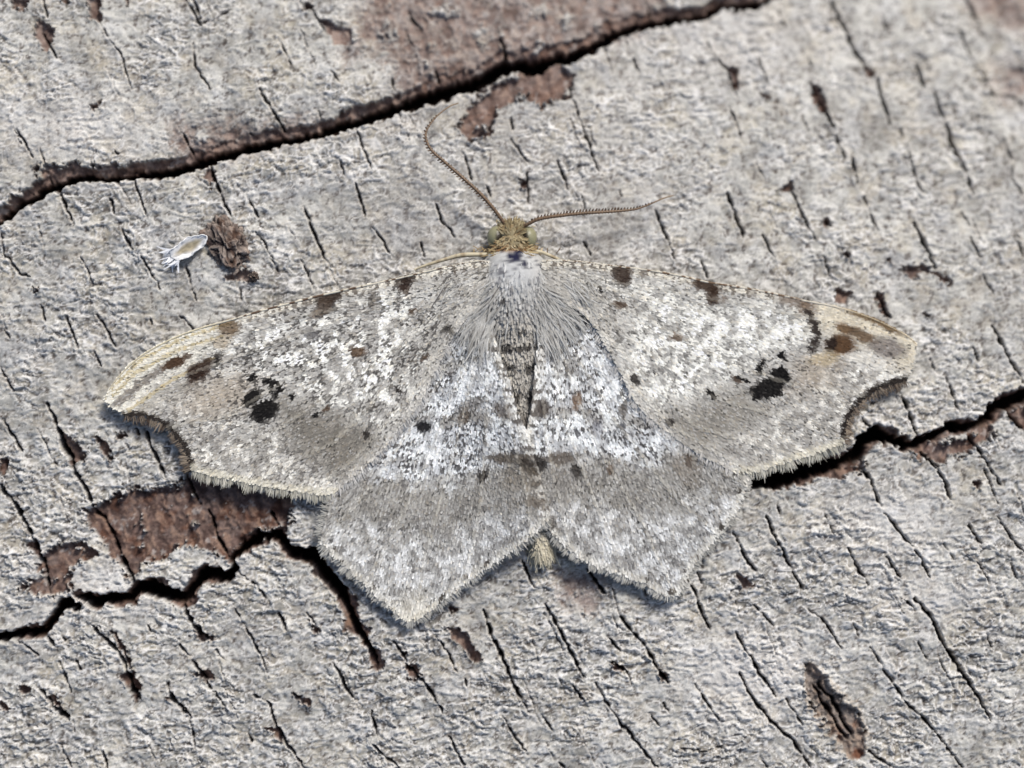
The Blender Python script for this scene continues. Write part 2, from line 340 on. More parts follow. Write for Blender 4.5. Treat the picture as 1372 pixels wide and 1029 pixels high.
def build_wood():
    xs = axis(-26, 1398, 1.7, 900)
    ys = axis(-26, 1055, 1.7, 800)
    X, Y = np.meshgrid(xs, ys)
    jag = np.sign(perlin(X / 9.0, Y / 9.0, 3)) * np.minimum(1, np.abs(perlin(X / 9.0, Y / 9.0, 3)) * 5)
    wx = X + 3.4 * fbm(X, Y, 26, 3, 1) + 1.5 * fbm(X, Y, 7, 2, 4); wy = Y + 3.4 * fbm(X, Y, 26, 3, 5) + 1.5 * fbm(X, Y, 7, 2, 8) + 1.5 * jag
    n1 = fbm(X, Y, 60, 4, 9); n2 = fbm(X, Y, 11, 3, 13); n3 = perlin(X / 4.1, Y / 4.1, 21); n4 = fbm(X, Y, 240, 3, 31)
    # --- curly crust: crooked flakes with pale raised rims, lying roughly across the grain
    def curls(seed, lx, ly, c, s, warp, wr):
        a = (X * c - Y * s) / lx; b = (X * s + Y * c) / ly
        a = a + warp * perlin(X / (lx * 1.5), Y / (ly * 1.7), seed + 40); b = b + warp * perlin(X / (lx * 1.2), Y / (ly * 1.5), seed + 50)
        p = perlin(a, b, seed)
        return np.exp(-(p / wr) ** 2), np.tanh(p / 0.07)
    r1, t1 = curls(2, 30, 13, 0.97, 0.20, 1.2, 0.055)
    r2, t2 = curls(6, 20, 9.5, 0.99, -0.10, 1.25, 0.075)
    r3, t3 = curls(15, 12, 6.5, 0.94, 0.25, 1.0, 0.11)
    calm = sstep(-.28, .12, fbm(X, Y, 120, 3, 65))                  # smoother, worn stretches
    cw = np.clip(0.75 + 0.9 * n1 + 0.3 * sstep(300, 800, Y), 0.25, 1.25) * (0.5 + 0.5 * calm)
    cu = np.clip(np.maximum(np.maximum(r1, 0.95 * r2), 0.75 * r3), 0, 1)
    lump = fbm(X, Y, 34, 2, 61); grit = fbm(X, Y, 5.5, 2, 67)
    h = 5.5 * n4 + 3.4 * n1 + 2.4 * lump + 1.4 * n2 + 0.75 * grit + (3.0 * cu + 1.4 * t1 + 1.1 * t2 + 0.5 * t3) * cw
    # --- base colour of the crust
    big = fbm(X, Y, 170, 3, 69); mid = fbm(X, Y, 44, 4, 71, .6)
    col = np.broadcast_to(lin((168, 168, 162)), X.shape + (3,)).copy()
    col = mixc(col, 0.6 * sstep(0.0, 0.3, big), (190, 190, 183)); col = mixc(col, 0.6 * sstep(0.0, 0.3, -big), (148, 147, 141))
    col = mixc(col, 0.7 * sstep(0.0, 0.3, mid), (205, 205, 198)); col = mixc(col, 0.65 * sstep(0.02, 0.3, -mid), (134, 132, 125))
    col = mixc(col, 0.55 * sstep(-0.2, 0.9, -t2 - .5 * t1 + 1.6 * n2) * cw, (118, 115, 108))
    col = mixc(col, 0.45 * sstep(0.08, 0.35, fbm(X, Y, 60, 3, 75)), (186, 179, 160))
    col = mixc(col, 0.25 * sstep(0.08, 0.35, fbm(X, Y, 55, 3, 83)), (174, 178, 184))
    col = mixc(col, 0.35 * sstep(0.12, 0.35, fbm(X, Y, 38, 3, 87)), (158, 148, 130))
    col = mixc(col, 0.9 * sstep(0.06, 0.34, -n2 - .3 * grit) * (1 - cu), (86, 80, 75))
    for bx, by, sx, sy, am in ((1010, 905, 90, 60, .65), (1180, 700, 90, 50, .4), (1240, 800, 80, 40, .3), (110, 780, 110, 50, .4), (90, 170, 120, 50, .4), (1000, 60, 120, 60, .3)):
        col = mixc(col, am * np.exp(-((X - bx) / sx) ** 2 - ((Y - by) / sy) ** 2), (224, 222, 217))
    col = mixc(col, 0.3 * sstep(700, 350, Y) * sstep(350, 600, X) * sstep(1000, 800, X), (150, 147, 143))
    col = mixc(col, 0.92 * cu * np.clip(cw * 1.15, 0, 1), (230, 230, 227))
    fleck = sstep(0.40, 0.58, perlin(X / 6.3, Y / 6.3, 91)) * sstep(0.0, 0.4, fbm(X, Y, 50, 2, 95) + 0.15)
    col = mixc(col, 0.6 * fleck, (88, 78, 72)); h -= 1.0 * fleck
    # --- fibres seen on bare wood, running along the grain
    gx, gy = (X * 0.89 - Y * 0.45), (X * 0.45 + Y * 0.89)
    fib = .85 * fbm(gx + 7 * n2, gy / 4.5, 8, 3, 101) + .5 * fbm(X, Y, 9, 3, 103); fib2 = fbm(gx, gy / 1.8, 22, 4, 107, .6)
    bare = np.zeros(X.shape); softp = np.zeros(X.shape)
    dark = np.zeros(X.shape)
    rag = 13.0 * fbm(X, Y, 26, 5, 111, .65) + 3.0 * n3 + 2.5 * t2
    for pts, dk in BARE:
        px, py = np.array(pts).T
        i0, i1 = np.searchsorted(ys, (py.min() - 14, py.max() + 14)); j0, j1 = np.searchsorted(xs, (px.min() - 14, px.max() + 14))
        sl = (slice(i0, i1), slice(j0, j1))
        sd = poly_sd(X[sl], Y[sl], pts)
        big = (px.max() - px.min()) > 60
        m = sstep(-1.2, 1.6, sd + rag[sl] * (1.0 if big else 0.5))
        if dk < 0.4 and big:
            softp[sl] = np.maximum(softp[sl], sd > -40)
            m = sstep(-24, 18, sd + rag[sl] * 1.6) * (.72 + .28 * sstep(-.15, .2, fbm(X[sl], Y[sl], 15, 4, 115, .65))) * sstep(-0.30, 0.05, fbm(X[sl], Y[sl], 34, 5, 117, .75) + 0.06 + .006 * np.clip(sd, -10, 16)) * .9
        elif big:
            m = m * sstep(-.34, -.14, fbm(X[sl], Y[sl], 22, 4, 119, .7) + .012 * np.clip(sd, 0, 14))
        bare[sl] = np.maximum(bare[sl], m); dark[sl] = np.where(m > 0.3, np.maximum(dark[sl], dk), dark[sl])
    # --- splits
    depth = np.zeros(X.shape); ledge = np.zeros(X.shape); rim = np.zeros(X.shape)
    for line in WIDE:
        for (ax, ay, aw), (bx, by, bw) in zip(line[:-1], line[1:]):
            R = 46
            i0, i1 = np.searchsorted(ys, (min(ay, by) - R, max(ay, by) + R)); j0, j1 = np.searchsorted(xs, (min(ax, bx) - R, max(ax, bx) + R))
            sl = (slice(i0, i1), slice(j0, j1))
            d, t = seg_dist(wx[sl], wy[sl], (ax, ay), (bx, by))
            w = 0.5 * (aw + (bw - aw) * t)
            e = d + 2.6 * n2[sl] + 1.0 * n3[sl]
            dep = (20 + 3.3 * w) * sstep(w * 1.12 + 0.9, w * 0.42, e)
            depth[sl] = np.maximum(depth[sl], dep)
            rim[sl] = np.maximum(rim[sl], sstep(w + 12, w + 1, e))
            if line is CR_A:                                         # the upper lip has broken back to brown wood
                side = (bx - ax) * (wy[sl] - ay) - (by - ay) * (wx[sl] - ax)
                L = 14 + 9 * n1[sl] + 8 * fbm(X[sl], Y[sl], 24, 3, 121)
                lg = sstep(w + L, w + L - 2.5, e) * (side < 0)
                ledge[sl] = np.maximum(ledge[sl], lg * np.clip(1 - (e - w) / (L + 3), 0.25, 1))
            else:
                L = 3.5 + 9 * fbm(X[sl], Y[sl], 40, 2, 125)
                ledge[sl] = np.maximum(ledge[sl], 0.55 * sstep(w + L, w + L - 2, e))
    fine = np.zeros(X.shape); fdep = np.zeros(X.shape)
    allf = []
    for f, w, pts in FINE:
        ox, oy = OFF[f]
        allf.append((w * rng.uniform(.65, 1.25), [(ox + x / K, oy + y / K) for x, y in pts]))
    for _ in range(170):                                             # hairline checks, everywhere along the grain
        x, y = rng.uniform(-300, 1672), rng.uniform(-250, 1280)
        L = rng.uniform(14, 60); sl_ = rng.uniform(0.3, 0.55)
        allf.append((rng.uniform(0.7, 1.5) if -20 < x < 1390 and -20 < y < 1050 else rng.uniform(3, 6), [(x, y), (x + L * sl_ * .4, y + L * .4), (x + L * sl_, y + L)]))
    for w, pts in allf:
        n = len(pts) - 1
        for k, (a, b) in enumerate(zip(pts[:-1], pts[1:])):
            R = 14
            i0, i1 = np.searchsorted(ys, (min(a[1], b[1]) - R, max(a[1], b[1]) + R)); j0, j1 = np.searchsorted(xs, (min(a[0], b[0]) - R, max(a[0], b[0]) + R))
            sl = (slice(i0, i1), slice(j0, j1))
            d, t = seg_dist(X[sl] + 0.75 * (wx[sl] - X[sl]), Y[sl] + .75 * (wy[sl] - Y[sl]), a, b)
            tt = (k + t) / n
            taper = 0.45 + 0.55 * np.sqrt(np.clip(4 * tt * (1 - tt), 0, 1)); brk = np.clip(0.85 + 1.7 * fbm(X[sl], Y[sl], 15, 3, 131), 0.28, 1.25)
            ww = 0.44 * w * taper * brk
            p = sstep(ww + 0.85, ww * 0.2, d)
            fine[sl] = np.maximum(fine[sl], p * np.clip(ww / 1.0, 0.15, 1))
            fdep[sl] = np.maximum(fdep[sl], p * (1.5 + 8.5 * ww))
            rim[sl] = np.maximum(rim[sl], 0.7 * sstep(ww + 5, ww + 1, d))
    # --- sunken eye-shaped bud scar low on the right
    kx, ky = X - 1117, Y - 952
    ka = math.radians(58); u = kx * math.cos(ka) + ky * math.sin(ka); v = -kx * math.sin(ka) + ky * math.cos(ka)
    lens = np.abs(v + 3 * np.sin(u / 16)) / ((21 + .07 * u) * np.sqrt(np.clip(1 - (u / 74) ** 2, 0.001, 1))) + 0.55 * n2 + 0.25 * n3
    lens = np.where(np.abs(u) > 73, 9, lens)
    kn = sstep(1.05, 0.85, lens); kr = np.exp(-((lens - 1.15) / 0.16) ** 2)
    kc = np.maximum(sstep(0.3, 0.08, np.abs(v + 5 + 9 * fbm(X, Y, 22, 2, 141)) / 10), sstep(.3, .08, np.abs(v - 6 - 9 * fbm(X, Y, 18, 2, 145)) / 10)) * kn * sstep(50, 35, np.abs(u))
    # --- combine
    bare = np.clip(np.maximum(bare, np.where(ledge > 0.2, sstep(0.15, 0.4, ledge), 0)), 0, 1)
    dark = np.maximum(dark, 0.42 * (ledge > 0.2))
    crust = h
    wood = 5.5 * n4 + 3.2 * n1 - 10.0 + 3.2 * fib + 2.2 * fib2 + 0.8 * n3 + 2.0 * n2
    h = crust * (1 - bare) + wood * bare + 9.0 * np.clip(bare * (1 - bare) * 4, 0, 1) * (bare < .5) * (1 - softp)
    h = h + 1.6 * rim * (1 - bare) * (1 - fine)
    h -= ledge * 9
    h = h - np.maximum(depth, fdep)
    h = h * (1 - kn) + kn * (-6 + 8 * fib + 6 * n2 - 14 * kc) + 4 * kr
    bc = np.broadcast_to(lin((128, 111, 103)), X.shape + (3,)).copy()
    bc = mixc(bc, 0.85 * sstep(-0.05, 0.28, fib), (170, 154, 144))
    bc = mixc(bc, 0.75 * sstep(-0.02, 0.28, -fib2), (96, 80, 74))
    bc = mixc(bc, 0.6 * sstep(0.0, 0.3, fbm(X, Y, 26, 3, 151)), (174, 161, 153))
    bc = mixc(bc, np.clip(dark, 0, 1) ** 1.1 * 0.9, (82, 63, 57))
    bc = mixc(bc, dark * 0.75 * sstep(-0.05, 0.28, fbm(X, Y, 19, 4, 155, .6)), (126, 106, 98))
    bc = mixc(bc, dark * 0.7 * sstep(0.02, 0.3, fbm(X, Y, 30, 4, 159, .6)), (106, 70, 50))
    bc = mixc(bc, 0.8 * sstep(0.02, 0.28, fib) * dark, (150, 124, 106))
    bc = mixc(bc, 0.75 * dark * sstep(0.04, 0.28, -fib), (42, 31, 29))
    bc = mixc(bc, 0.6 * sstep(0.24, 0.36, fbm(X, Y, 20, 4, 163, .7)), (178, 171, 165))
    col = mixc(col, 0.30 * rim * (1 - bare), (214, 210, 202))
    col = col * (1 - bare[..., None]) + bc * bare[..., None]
    col = mixc(col, .8 * kn, (118, 104, 94)); col = mixc(col, kn * sstep(-0.05, 0.25, fib), (156, 140, 126)); col = mixc(col, kn * sstep(0.0, 0.25, n2) * sstep(30, -10, u), (78, 74, 72)); col = mixc(col, .8 * kn * sstep(14, 40, u) * sstep(-.1, .2, fib2), (112, 68, 44))
    col = mixc(col, kc, (40, 30, 26)); col = mixc(col, 0.5 * kr, (176, 160, 140))
    col = mixc(col, sstep(6, 22, depth), (66, 48, 40)); col = mixc(col, sstep(16, 44, depth), (26, 18, 15))
    col = mixc(col, 0.95 * fine * sstep(2.5, 8, fdep), (40, 30, 28))
    col = col * np.array([1.005, 0.99, 0.995])
    z = z_log(X, Y) + h / S
    V = W(X, Y, z_log(X, Y)); V[..., 2] = z
    ny, nx = X.shape
    idx = np.arange(ny * nx).reshape(ny, nx)
    F = np.stack([idx[1:, :-1], idx[1:, 1:], idx[:-1, 1:], idx[:-1, :-1]], -1).reshape(-1, 4)
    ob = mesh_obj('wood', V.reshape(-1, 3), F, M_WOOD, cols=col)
    tag(ob, 'weathered grey wood with brown bare patches, long splits and fine checks', 'wood', kind='structure')
    return ob
wood = build_wood()

# ================================================================== THE MOTH
moth = bpy.data.objects.new('moth', None)
COL.objects.link(moth)
moth.empty_display_size = 0.2
tag(moth, 'pale grey speckled moth with spread scalloped wings resting on cracked wood', 'moth')

# outlines in drafting units
FL_COSTA = [(654, 350), (636, 349), (600, 356), (545, 369), (500, 379), (440, 392), (400, 402), (350, 415), (310, 427), (270, 438), (230, 453), (190, 475), (162, 500), (147, 520), (141, 534)]
FL_TERM1 = [(141, 534), (148, 545), (160, 550), (168, 557)]
FL_TERM2 = [(168, 557), (195, 558), (220, 570), (240, 588), (250, 606), (256, 630)]
FL_TERM3 = [(256, 630), (280, 636), (310, 642), (350, 650), (395, 657), (430, 662), (448, 660)]
FL_INNER = [(448, 660), (482, 634), (512, 604), (532, 578), (560, 545), (582, 500), (604, 456), (634, 418), (654, 396)]
FR_COSTA = [(726, 349), (742, 348), (770, 349), (800, 352), (830, 356), (870, 361), (910, 368), (950, 377), (1000, 385), (1050, 395), (1080, 402), (1120, 410), (1160, 422), (1190, 435), (1215, 449), (1228, 460)]
FR_TERM1 = [(1228, 460), (1226, 474), (1222, 490), (1214, 510)]
FR_TERM2 = [(1214, 510), (1190, 516), (1165, 528), (1146, 546), (1134, 568), (1130, 594)]
FR_TERM3 = [(1130, 594), (1100, 605), (1070, 614), (1040, 624), (1010, 632), (988, 634)]
FR_INNER = [(988, 634), (950, 616), (912, 592), (880, 568), (852, 540), (824, 486), (790, 430), (756, 406), (728, 396)]
HL_OUT1 = [(430, 728), (450, 748), (480, 776), (510, 802), (540, 828), (558, 832)]
HL_OUT2 = [(558, 832), (590, 808), (620, 784), (660, 755), (700, 728), (722, 708), (736, 694)]
HL_COST = [(560, 470), (510, 560), (470, 622), (444, 664), (436, 690), (430, 728)]
HL_INNER = [(736, 694), (728, 655), (721, 628), (714, 609), (705, 579), (693, 551), (686, 521), (677, 495), (665, 460), (655, 435), (640, 400)]
HR_OUT1 = [(736, 712), (760, 735), (792, 755), (830, 770), (860, 780), (885, 796), (902, 800)]
HR_OUT2 = [(902, 800), (914, 790), (926, 764), (948, 734), (974, 704), (990, 676), (1002, 648), (1004, 630)]
HR_COST = [(1004, 630), (960, 590), (880, 530), (810, 450)]
HR_INNER = [(740, 400), (726, 436), (721, 460), (717, 495), (714, 530), (710, 558), (704, 590), (708, 630), (720, 680), (736, 712)]

def chain(*ls):
    out = []
    for l in ls:
        s = smooth_line(l, 4.0)
        out += [tuple(p) for p in s[:-1]]
    return out
def ragged(p, amp=2.2):
    q = np.array(p)
    return [(a + amp * perlin(a / 13, b / 13, 283) + .8 * amp * perlin(a / 5, b / 5, 285), b + amp * perlin(a / 13, b / 13, 287) + .8 * amp * perlin(a / 5, b / 5, 289)) for a, b in q]
P_FL = chain(FL_COSTA, FL_TERM1, FL_TERM2, FL_TERM3, FL_INNER)
P_FR = chain(FR_COSTA, FR_TERM1, FR_TERM2, FR_TERM3, FR_INNER)
P_HL = ragged(chain(HL_COST, HL_OUT1, HL_OUT2, HL_INNER))
P_HR = ragged(chain(HR_INNER, HR_OUT1, HR_OUT2, HR_COST))

def axis_x(y):
    return np.interp(y, [300, 430, 500, 575, 750], [687, 692, 697, 705, 728])
def z_hind(x, y, left):
    q = np.exp(-((x - axis_x(y)) / 85.0) ** 2)
    z = 0.050 + 0.078 * q * np.interp(y, [400, 560, 760], [1.0, 0.85, 0.35])
    z = z + 0.006 * fbm(x, y, 90, 2, 201) + (0.015 if left else 0.0) * np.exp(-((x - axis_x(y)) / 60.0) ** 2)
    return z + z_log(x, y)
def z_fore(x, y):
    q = np.exp(-((x - 690) / 108.0) ** 2)
    z = 0.060 + 0.072 * q + 0.005 * fbm(x, y, 110, 2, 205)
    t = np.abs(x - 690) / 540.0
    z = z - 0.006 * t ** 2
    return z + z_log(x, y)

# veins fan out from the wing root
VEINS = {
 'FL': [[(650, 362), (520, 398), (400, 425), (300, 452), (205, 482), (146, 528)], [(650, 366), (480, 420), (340, 470), (240, 505), (168, 552)], [(650, 370), (500, 450), (400, 500), (300, 560), (225, 572)],
        [(645, 378), (530, 470), (420, 545), (330, 600), (256, 626)], [(640, 384), (540, 500), (450, 590), (340, 645)], [(635, 392), (560, 520), (480, 610), (420, 656)]],
 'FR': [[(730, 360), (860, 385), (980, 405), (1080, 425), (1150, 438), (1222, 462)], [(730, 364), (880, 405), (1010, 440), (1110, 470), (1216, 505)], [(735, 368), (870, 430), (980, 490), (1080, 520), (1160, 530)],
        [(740, 378), (850, 460), (950, 530), (1050, 560), (1130, 588)], [(745, 384), (840, 480), (930, 570), (1070, 612)], [(750, 392), (830, 500), (900, 570), (1000, 630)]],
 'HL': [[(640, 420), (560, 560), (490, 660), (436, 722)], [(645, 425), (580, 600), (530, 710), (490, 782)], [(650, 430), (610, 600), (570, 740), (556, 826)], [(655, 440), (650, 600), (640, 700), (622, 780)], [(660, 445), (685, 580), (705, 660), (712, 716)]],
 'HR': [[(745, 420), (840, 540), (930, 610), (1000, 650)], [(742, 425), (820, 560), (900, 660), (962, 716)], [(738, 430), (790, 580), (860, 700), (904, 796)], [(732, 440), (760, 580), (800, 680), (836, 770)], [(726, 445), (730, 580), (748, 670), (764, 734)]]}

def ell(x, y, cx, cy, rx, ry, ang=0.0, soft=0.35):
    a = math.radians(ang)
    u = (x - cx) * math.cos(a) + (y - cy) * math.sin(a); v = -(x - cx) * math.sin(a) + (y - cy) * math.cos(a)
    return sstep(1 + soft, 1 - soft, np.hypot(u / rx, v / ry))

SPOTS = {'FL': ((338, 533, 14, 9, -35), (354, 551, 21, 14, -22), (369, 520, 9, 12, -30), (360, 510, 7, 5, 0), (338, 506, 6, 3, -30), (391, 534, 7, 4, -30), (425, 556, 5, 3, -50)),
         'FR': ((1020, 490, 7, 13, 30), (1046, 503, 16, 9, 35), (1028, 521, 22, 15, -8), (996, 509, 9, 4, 28), (1047, 478, 7, 3, 30), (953, 527, 5, 4, 40), (1015, 534, 4, 3, 0))}
def spots_dark(key, wx, wy):
    m = np.zeros(wx.shape)
    wx, wy = wx + 9 * fbm(wx, wy, 12, 3, 291), wy + 9 * fbm(wx, wy, 12, 3, 295)
    for s in SPOTS[key]:
        m = np.maximum(m, ell(wx, wy, *s, soft=.2))
    if key == 'FL':
        m = m * (1 - .8 * sstep(2.8, 1.2, line_dist(wx, wy, [(326, 550), (342, 541), (360, 530), (368, 520)])))
    return m
DK, BR, RB = (44, 36, 31), (92, 72, 56), (104, 78, 54)
def pattern(key, x, y):
    """The wing's own colouring at drafting coordinates (x, y)."""
    wx = x + 4.0 * fbm(x, y, 15, 2, 301); wy = y + 4.0 * fbm(x, y, 15, 2, 305)
    n_a = fbm(x, y, 46, 3, 309); n_b = fbm(x, y, 17, 3, 313); n_c = perlin(x / 7.0, y / 7.0, 317)
    mot = sstep(-.16, .22, fbm(x, y, 21, 3, 319, .6))              # pale and dusky clouds
    mot2 = sstep(-.15, .2, fbm(x, y, 11, 2, 323))
    col = np.broadcast_to(lin((178, 175, 170)), x.shape + (3,)).copy()
    def zone(pts, soft, wob=14.0):
        return sstep(-soft, soft, poly_sd(wx, wy, pts) + wob * n_b)
    # short dusky dashes lying across the wing, in loose rows
    dash = sstep(.18, .32, perlin(x / 6.4, y / 3.8, 381)) * sstep(-.25, .1, n_a + .5 * n_b)
    dash = np.maximum(dash, sstep(.28, .42, perlin(x / 3.9, y / 5.6, 383)) * sstep(-.15, .15, fbm(x, y, 40, 2, 387)))
    if key[0] == 'F':
        L = key == 'FL'
        bx = np.abs(x - 690)
        dc = line_dist(x, y, smooth_line(FL_COSTA if L else FR_COSTA, 8.0))
        dt = line_dist(x, y, smooth_line((FL_TERM2 + FL_TERM3[1:]) if L else (FR_TERM2 + FR_TERM3[1:]), 8.0))
        di = line_dist(x, y, smooth_line(FL_INNER if L else FR_INNER, 8.0))
        if L:
            white = zone([(640, 375), (560, 395), (500, 392), (420, 425), (330, 436), (288, 470), (300, 496), (375, 500), (412, 532), (470, 556), (520, 572), (560, 520), (585, 450)], 26)
            smoky = zone([(372, 535), (420, 547), (472, 562), (505, 588), (496, 612), (468, 636), (438, 628), (402, 604), (382, 580)], 22, 16)
            tan = zone([(255, 520), (300, 490), (350, 500), (330, 545), (290, 560), (240, 548)], 20)
            base = zone([(660, 385), (640, 372), (575, 392), (545, 440), (560, 500), (600, 470)], 30)
        else:
            white = zone([(760, 372), (850, 372), (960, 402), (1060, 405), (1092, 430), (1088, 464), (1010, 485), (985, 506), (925, 535), (875, 548), (830, 486), (800, 440)], 26)
            smoky = zone([(990, 522), (930, 545), (890, 556), (882, 576), (906, 592), (938, 616), (952, 602), (985, 580), (1022, 552), (1012, 534)], 28, 18)
            tan = zone([(1060, 480), (1090, 470), (1130, 490), (1100, 520), (1060, 525)], 20)
            base = zone([(726, 380), (760, 372), (850, 400), (850, 450), (820, 480), (790, 430)], 30)
        border = sstep(95, 55, dt + 20 * n_b) * (1 - smoky)
        col = mixc(col, border * mot, (218, 215, 208)); col = mixc(col, .6 * border * (1 - mot2), (150, 145, 138))
        col = mixc(col, .6 * tan, (172, 158, 140))
        col = mixc(col, .95 * white * (mot if L else .65 + .35 * mot), (233, 232, 226)); col = mixc(col, .7 * white * (1 - mot) * (1 - mot2), (146, 143, 139))
        col = mixc(col, .6 * base, (152, 148, 142)); col = mixc(col, .45 * base * mot2, (196, 193, 188))
        col = mixc(col, (.85 if L else .7) * smoky, (124, 119, 110) if L else (138, 133, 123)); col = mixc(col, .35 * smoky * mot2, (156, 149, 139))
        col = mixc(col, (.85 * (1 - .7 * smoky) * (1 - .35 * border) * (1. if L else .6)) * dash, (76, 72, 70))
        col = mixc(col, 0.6 * sstep(22, 6, di) * sstep(-.2, .2, n_a), (206, 202, 194))
        # pale costal strip with dusky ticks across it
        col = mixc(col, 0.85 * sstep(13, 6, dc) * (1 - .5 * base), (216, 210, 197))
        ticks = sstep(0.10, 0.22, perlin(x / 6.5 + .25 * n_c, 0 * x, 331)) * sstep(15, 8, dc + 6 * n_c)
        col = mixc(col, 0.75 * ticks * sstep(400, 330, bx), (98, 86, 76))
        if L:
            apex = sstep(335, 250, x) * sstep(66, 26, dc + 10 * n_b)
            col = mixc(col, 0.85 * apex, (218, 214, 202))
            for v in ([(310, 432), (240, 456), (190, 481), (150, 522)], [(300, 450), (235, 470), (180, 500), (152, 530)], [(285, 480), (225, 513), (172, 550)]):
                col = mixc(col, 0.7 * sstep(3.0, 1.0, line_dist(x, y, v)), (184, 166, 118))
            col = mixc(col, 0.8 * sstep(8, 3, line_dist(wx, wy, [(156, 542), (185, 516), (218, 493)]) + 4 * n_c), (124, 116, 110))
            col = mixc(col, .5 * sstep(10, 4, line_dist(wx, wy, [(185, 552), (225, 528), (262, 512)]) + 4 * n_c), (170, 164, 154))
            col = mixc(col, ell(wx, wy, 234, 486, 18, 6.5, -24), (94, 69, 50)); col = mixc(col, 0.8 * ell(wx, wy, 252, 477, 7, 4), BR)
            col = mixc(col, ell(wx, wy, 264, 500, 15, 12, -35), (66, 45, 32)); col = mixc(col, .95 * ell(wx, wy, 277, 489, 11, 8, -50), (72, 53, 41))
            col = mixc(col, .9 * ell(wx, wy, 292, 482, 5, 9, 25), DK)
            col = mixc(col, .85 * ell(wx, wy, 307, 438, 14, 13, 20), (122, 100, 74))
            col = mixc(col, .6 * ell(wx, wy, 298, 458, 12, 9), (168, 150, 124))
            col = mixc(col, .97 * ell(wx, wy, 442, 397, 19, 8, -16), (70, 54, 43)); col = mixc(col, .9 * ell(wx, wy, 434, 410, 14, 10, -40), (86, 69, 56)); col = mixc(col, .7 * ell(wx, wy, 424, 421, 10, 6, -20), (112, 96, 82))
            col = mixc(col, .97 * ell(wx, wy, 546, 374, 13, 9, -8), (64, 48, 38)); col = mixc(col, .95 * ell(wx, wy, 542, 386, 8, 9, 8), (68, 47, 36))
            for s in ((480, 470, 11, 7, 0, RB), (535, 521, 5, 7, -50, DK), (492, 581, 5, 6, 20, DK), (600, 441, 8, 5, 0, DK), (553, 418, 6, 5, 0, BR), (568, 478, 4, 7, 40, BR), (418, 448, 9, 8, 0, (120, 118, 118)), (500, 402, 5, 12, 10, (120, 114, 108)), (437, 548, 6, 3, -50, BR)):
                col = mixc(col, .9 * ell(wx, wy, *s[:5]), s[5])
        else:
            apex = sstep(1050, 1120, x) * sstep(60, 22, dc + 10 * n_b)
            col = mixc(col, 0.88 * apex, (208, 199, 180))
            col = mixc(col, .9 * sstep(10, 4, dc) * sstep(1118, 1150, x) * sstep(1215, 1198, x), (118, 92, 56))
            col = mixc(col, 0.85 * ell(wx, wy, 1188, 466, 26, 14, 14), (134, 126, 122)); col = mixc(col, .6 * ell(wx, wy, 1165, 484, 34, 11, 12), (216, 213, 206))
            col = mixc(col, .97 * ell(wx, wy, 1125, 463, 20, 15, -10), (104, 74, 46)); col = mixc(col, .95 * ell(wx, wy, 1113, 462, 7, 11, 20), (56, 40, 31))
            col = mixc(col, .9 * ell(wx, wy, 1130, 440, 12, 7, 25), (122, 92, 60)); col = mixc(col, .9 * ell(wx, wy, 1153, 448, 20, 8, 24), (110, 86, 62))
            col = mixc(col, .6 * ell(wx, wy, 1103, 480, 22, 9, -8), (192, 174, 140))
            col = mixc(col, .8 * ell(wx, wy, 1066, 401, 26, 10, 12), (126, 110, 98)); col = mixc(col, .65 * ell(wx, wy, 1081, 412, 12, 11, 40), (122, 100, 80))
            col = mixc(col, .95 * sstep(7, 2.5, line_dist(wx, wy, [(1082, 418), (1090, 432), (1094, 448), (1092, 462), (1086, 468)]) + 3 * n_c), (58, 46, 40))
            col = mixc(col, .97 * ell(wx, wy, 945, 383, 20, 8, 14), (84, 66, 53)); col = mixc(col, .95 * ell(wx, wy, 955, 396, 9, 13, 10), (78, 57, 42)); col = mixc(col, .7 * ell(wx, wy, 970, 402, 6, 5), BR)
            col = mixc(col, .95 * ell(wx, wy, 832, 367, 13, 15, -8), (82, 66, 56)); col = mixc(col, .6 * ell(wx, wy, 838, 376, 7, 7), (66, 48, 38))
            for s in ((830, 408, 10, 5, 15, BR), (905, 452, 9, 6, 0, RB), (850, 508, 5, 9, -20, DK), (898, 565, 7, 5, 25, DK), (804, 387, 4, 4, 0, DK), (780, 433, 7, 6, 20, DK), (800, 455, 9, 2.5, 45, BR), (985, 508, 8, 4, 28, BR)):
                col = mixc(col, .9 * ell(wx, wy, *s[:5]), s[5])
        # dark line round the scalloped notch, yellowish hem below it
        dn = line_dist(x, y, smooth_line(FL_TERM2 if L else FR_TERM2, 6.0))
        col = mixc(col, 0.97 * sstep(9, 4, dn + 2 * n_c), (48, 37, 30))
        hem = line_dist(x, y, smooth_line(FL_TERM3 if L else FR_TERM3, 8.0))
        col = mixc(col, 0.7 * sstep(12, 4, hem), (208, 202, 184))
        col = mixc(col, spots_dark(key, wx, wy), (22, 15, 12))
    else:
        L = key == 'HL'
        pm = np.interp(x, [430, 480, 520, 560, 620, 650, 690, 722, 750, 820, 870, 900, 950, 1000], [628, 640, 646, 648, 650, 630, 616, 630, 612, 618, 630, 612, 596, 590])
        dlt = y - pm + 30 * n_b
        do = line_dist(x, y, smooth_line((HL_OUT1 + HL_OUT2[1:]) if L else (HR_OUT1 + HR_OUT2[1:]), 8.0))
        below = sstep(-18, 14, dlt)
        band = below * sstep(85, 45, dlt + 26 * n_a)
        white = 1 - below
        col = mixc(col, .9 * white, (196, 199, 203)); col = mixc(col, .85 * white * mot, (226, 229, 230)); col = mixc(col, .45 * white * (1 - mot) * (1 - mot2), (150, 149, 150))
        col = mixc(col, .9 * below, (180, 179, 177)); col = mixc(col, .85 * below * np.maximum(mot * mot2, .6 * mot), (214, 215, 216)); col = mixc(col, .65 * below * (1 - mot) * (1 - mot2), (132, 130, 128))
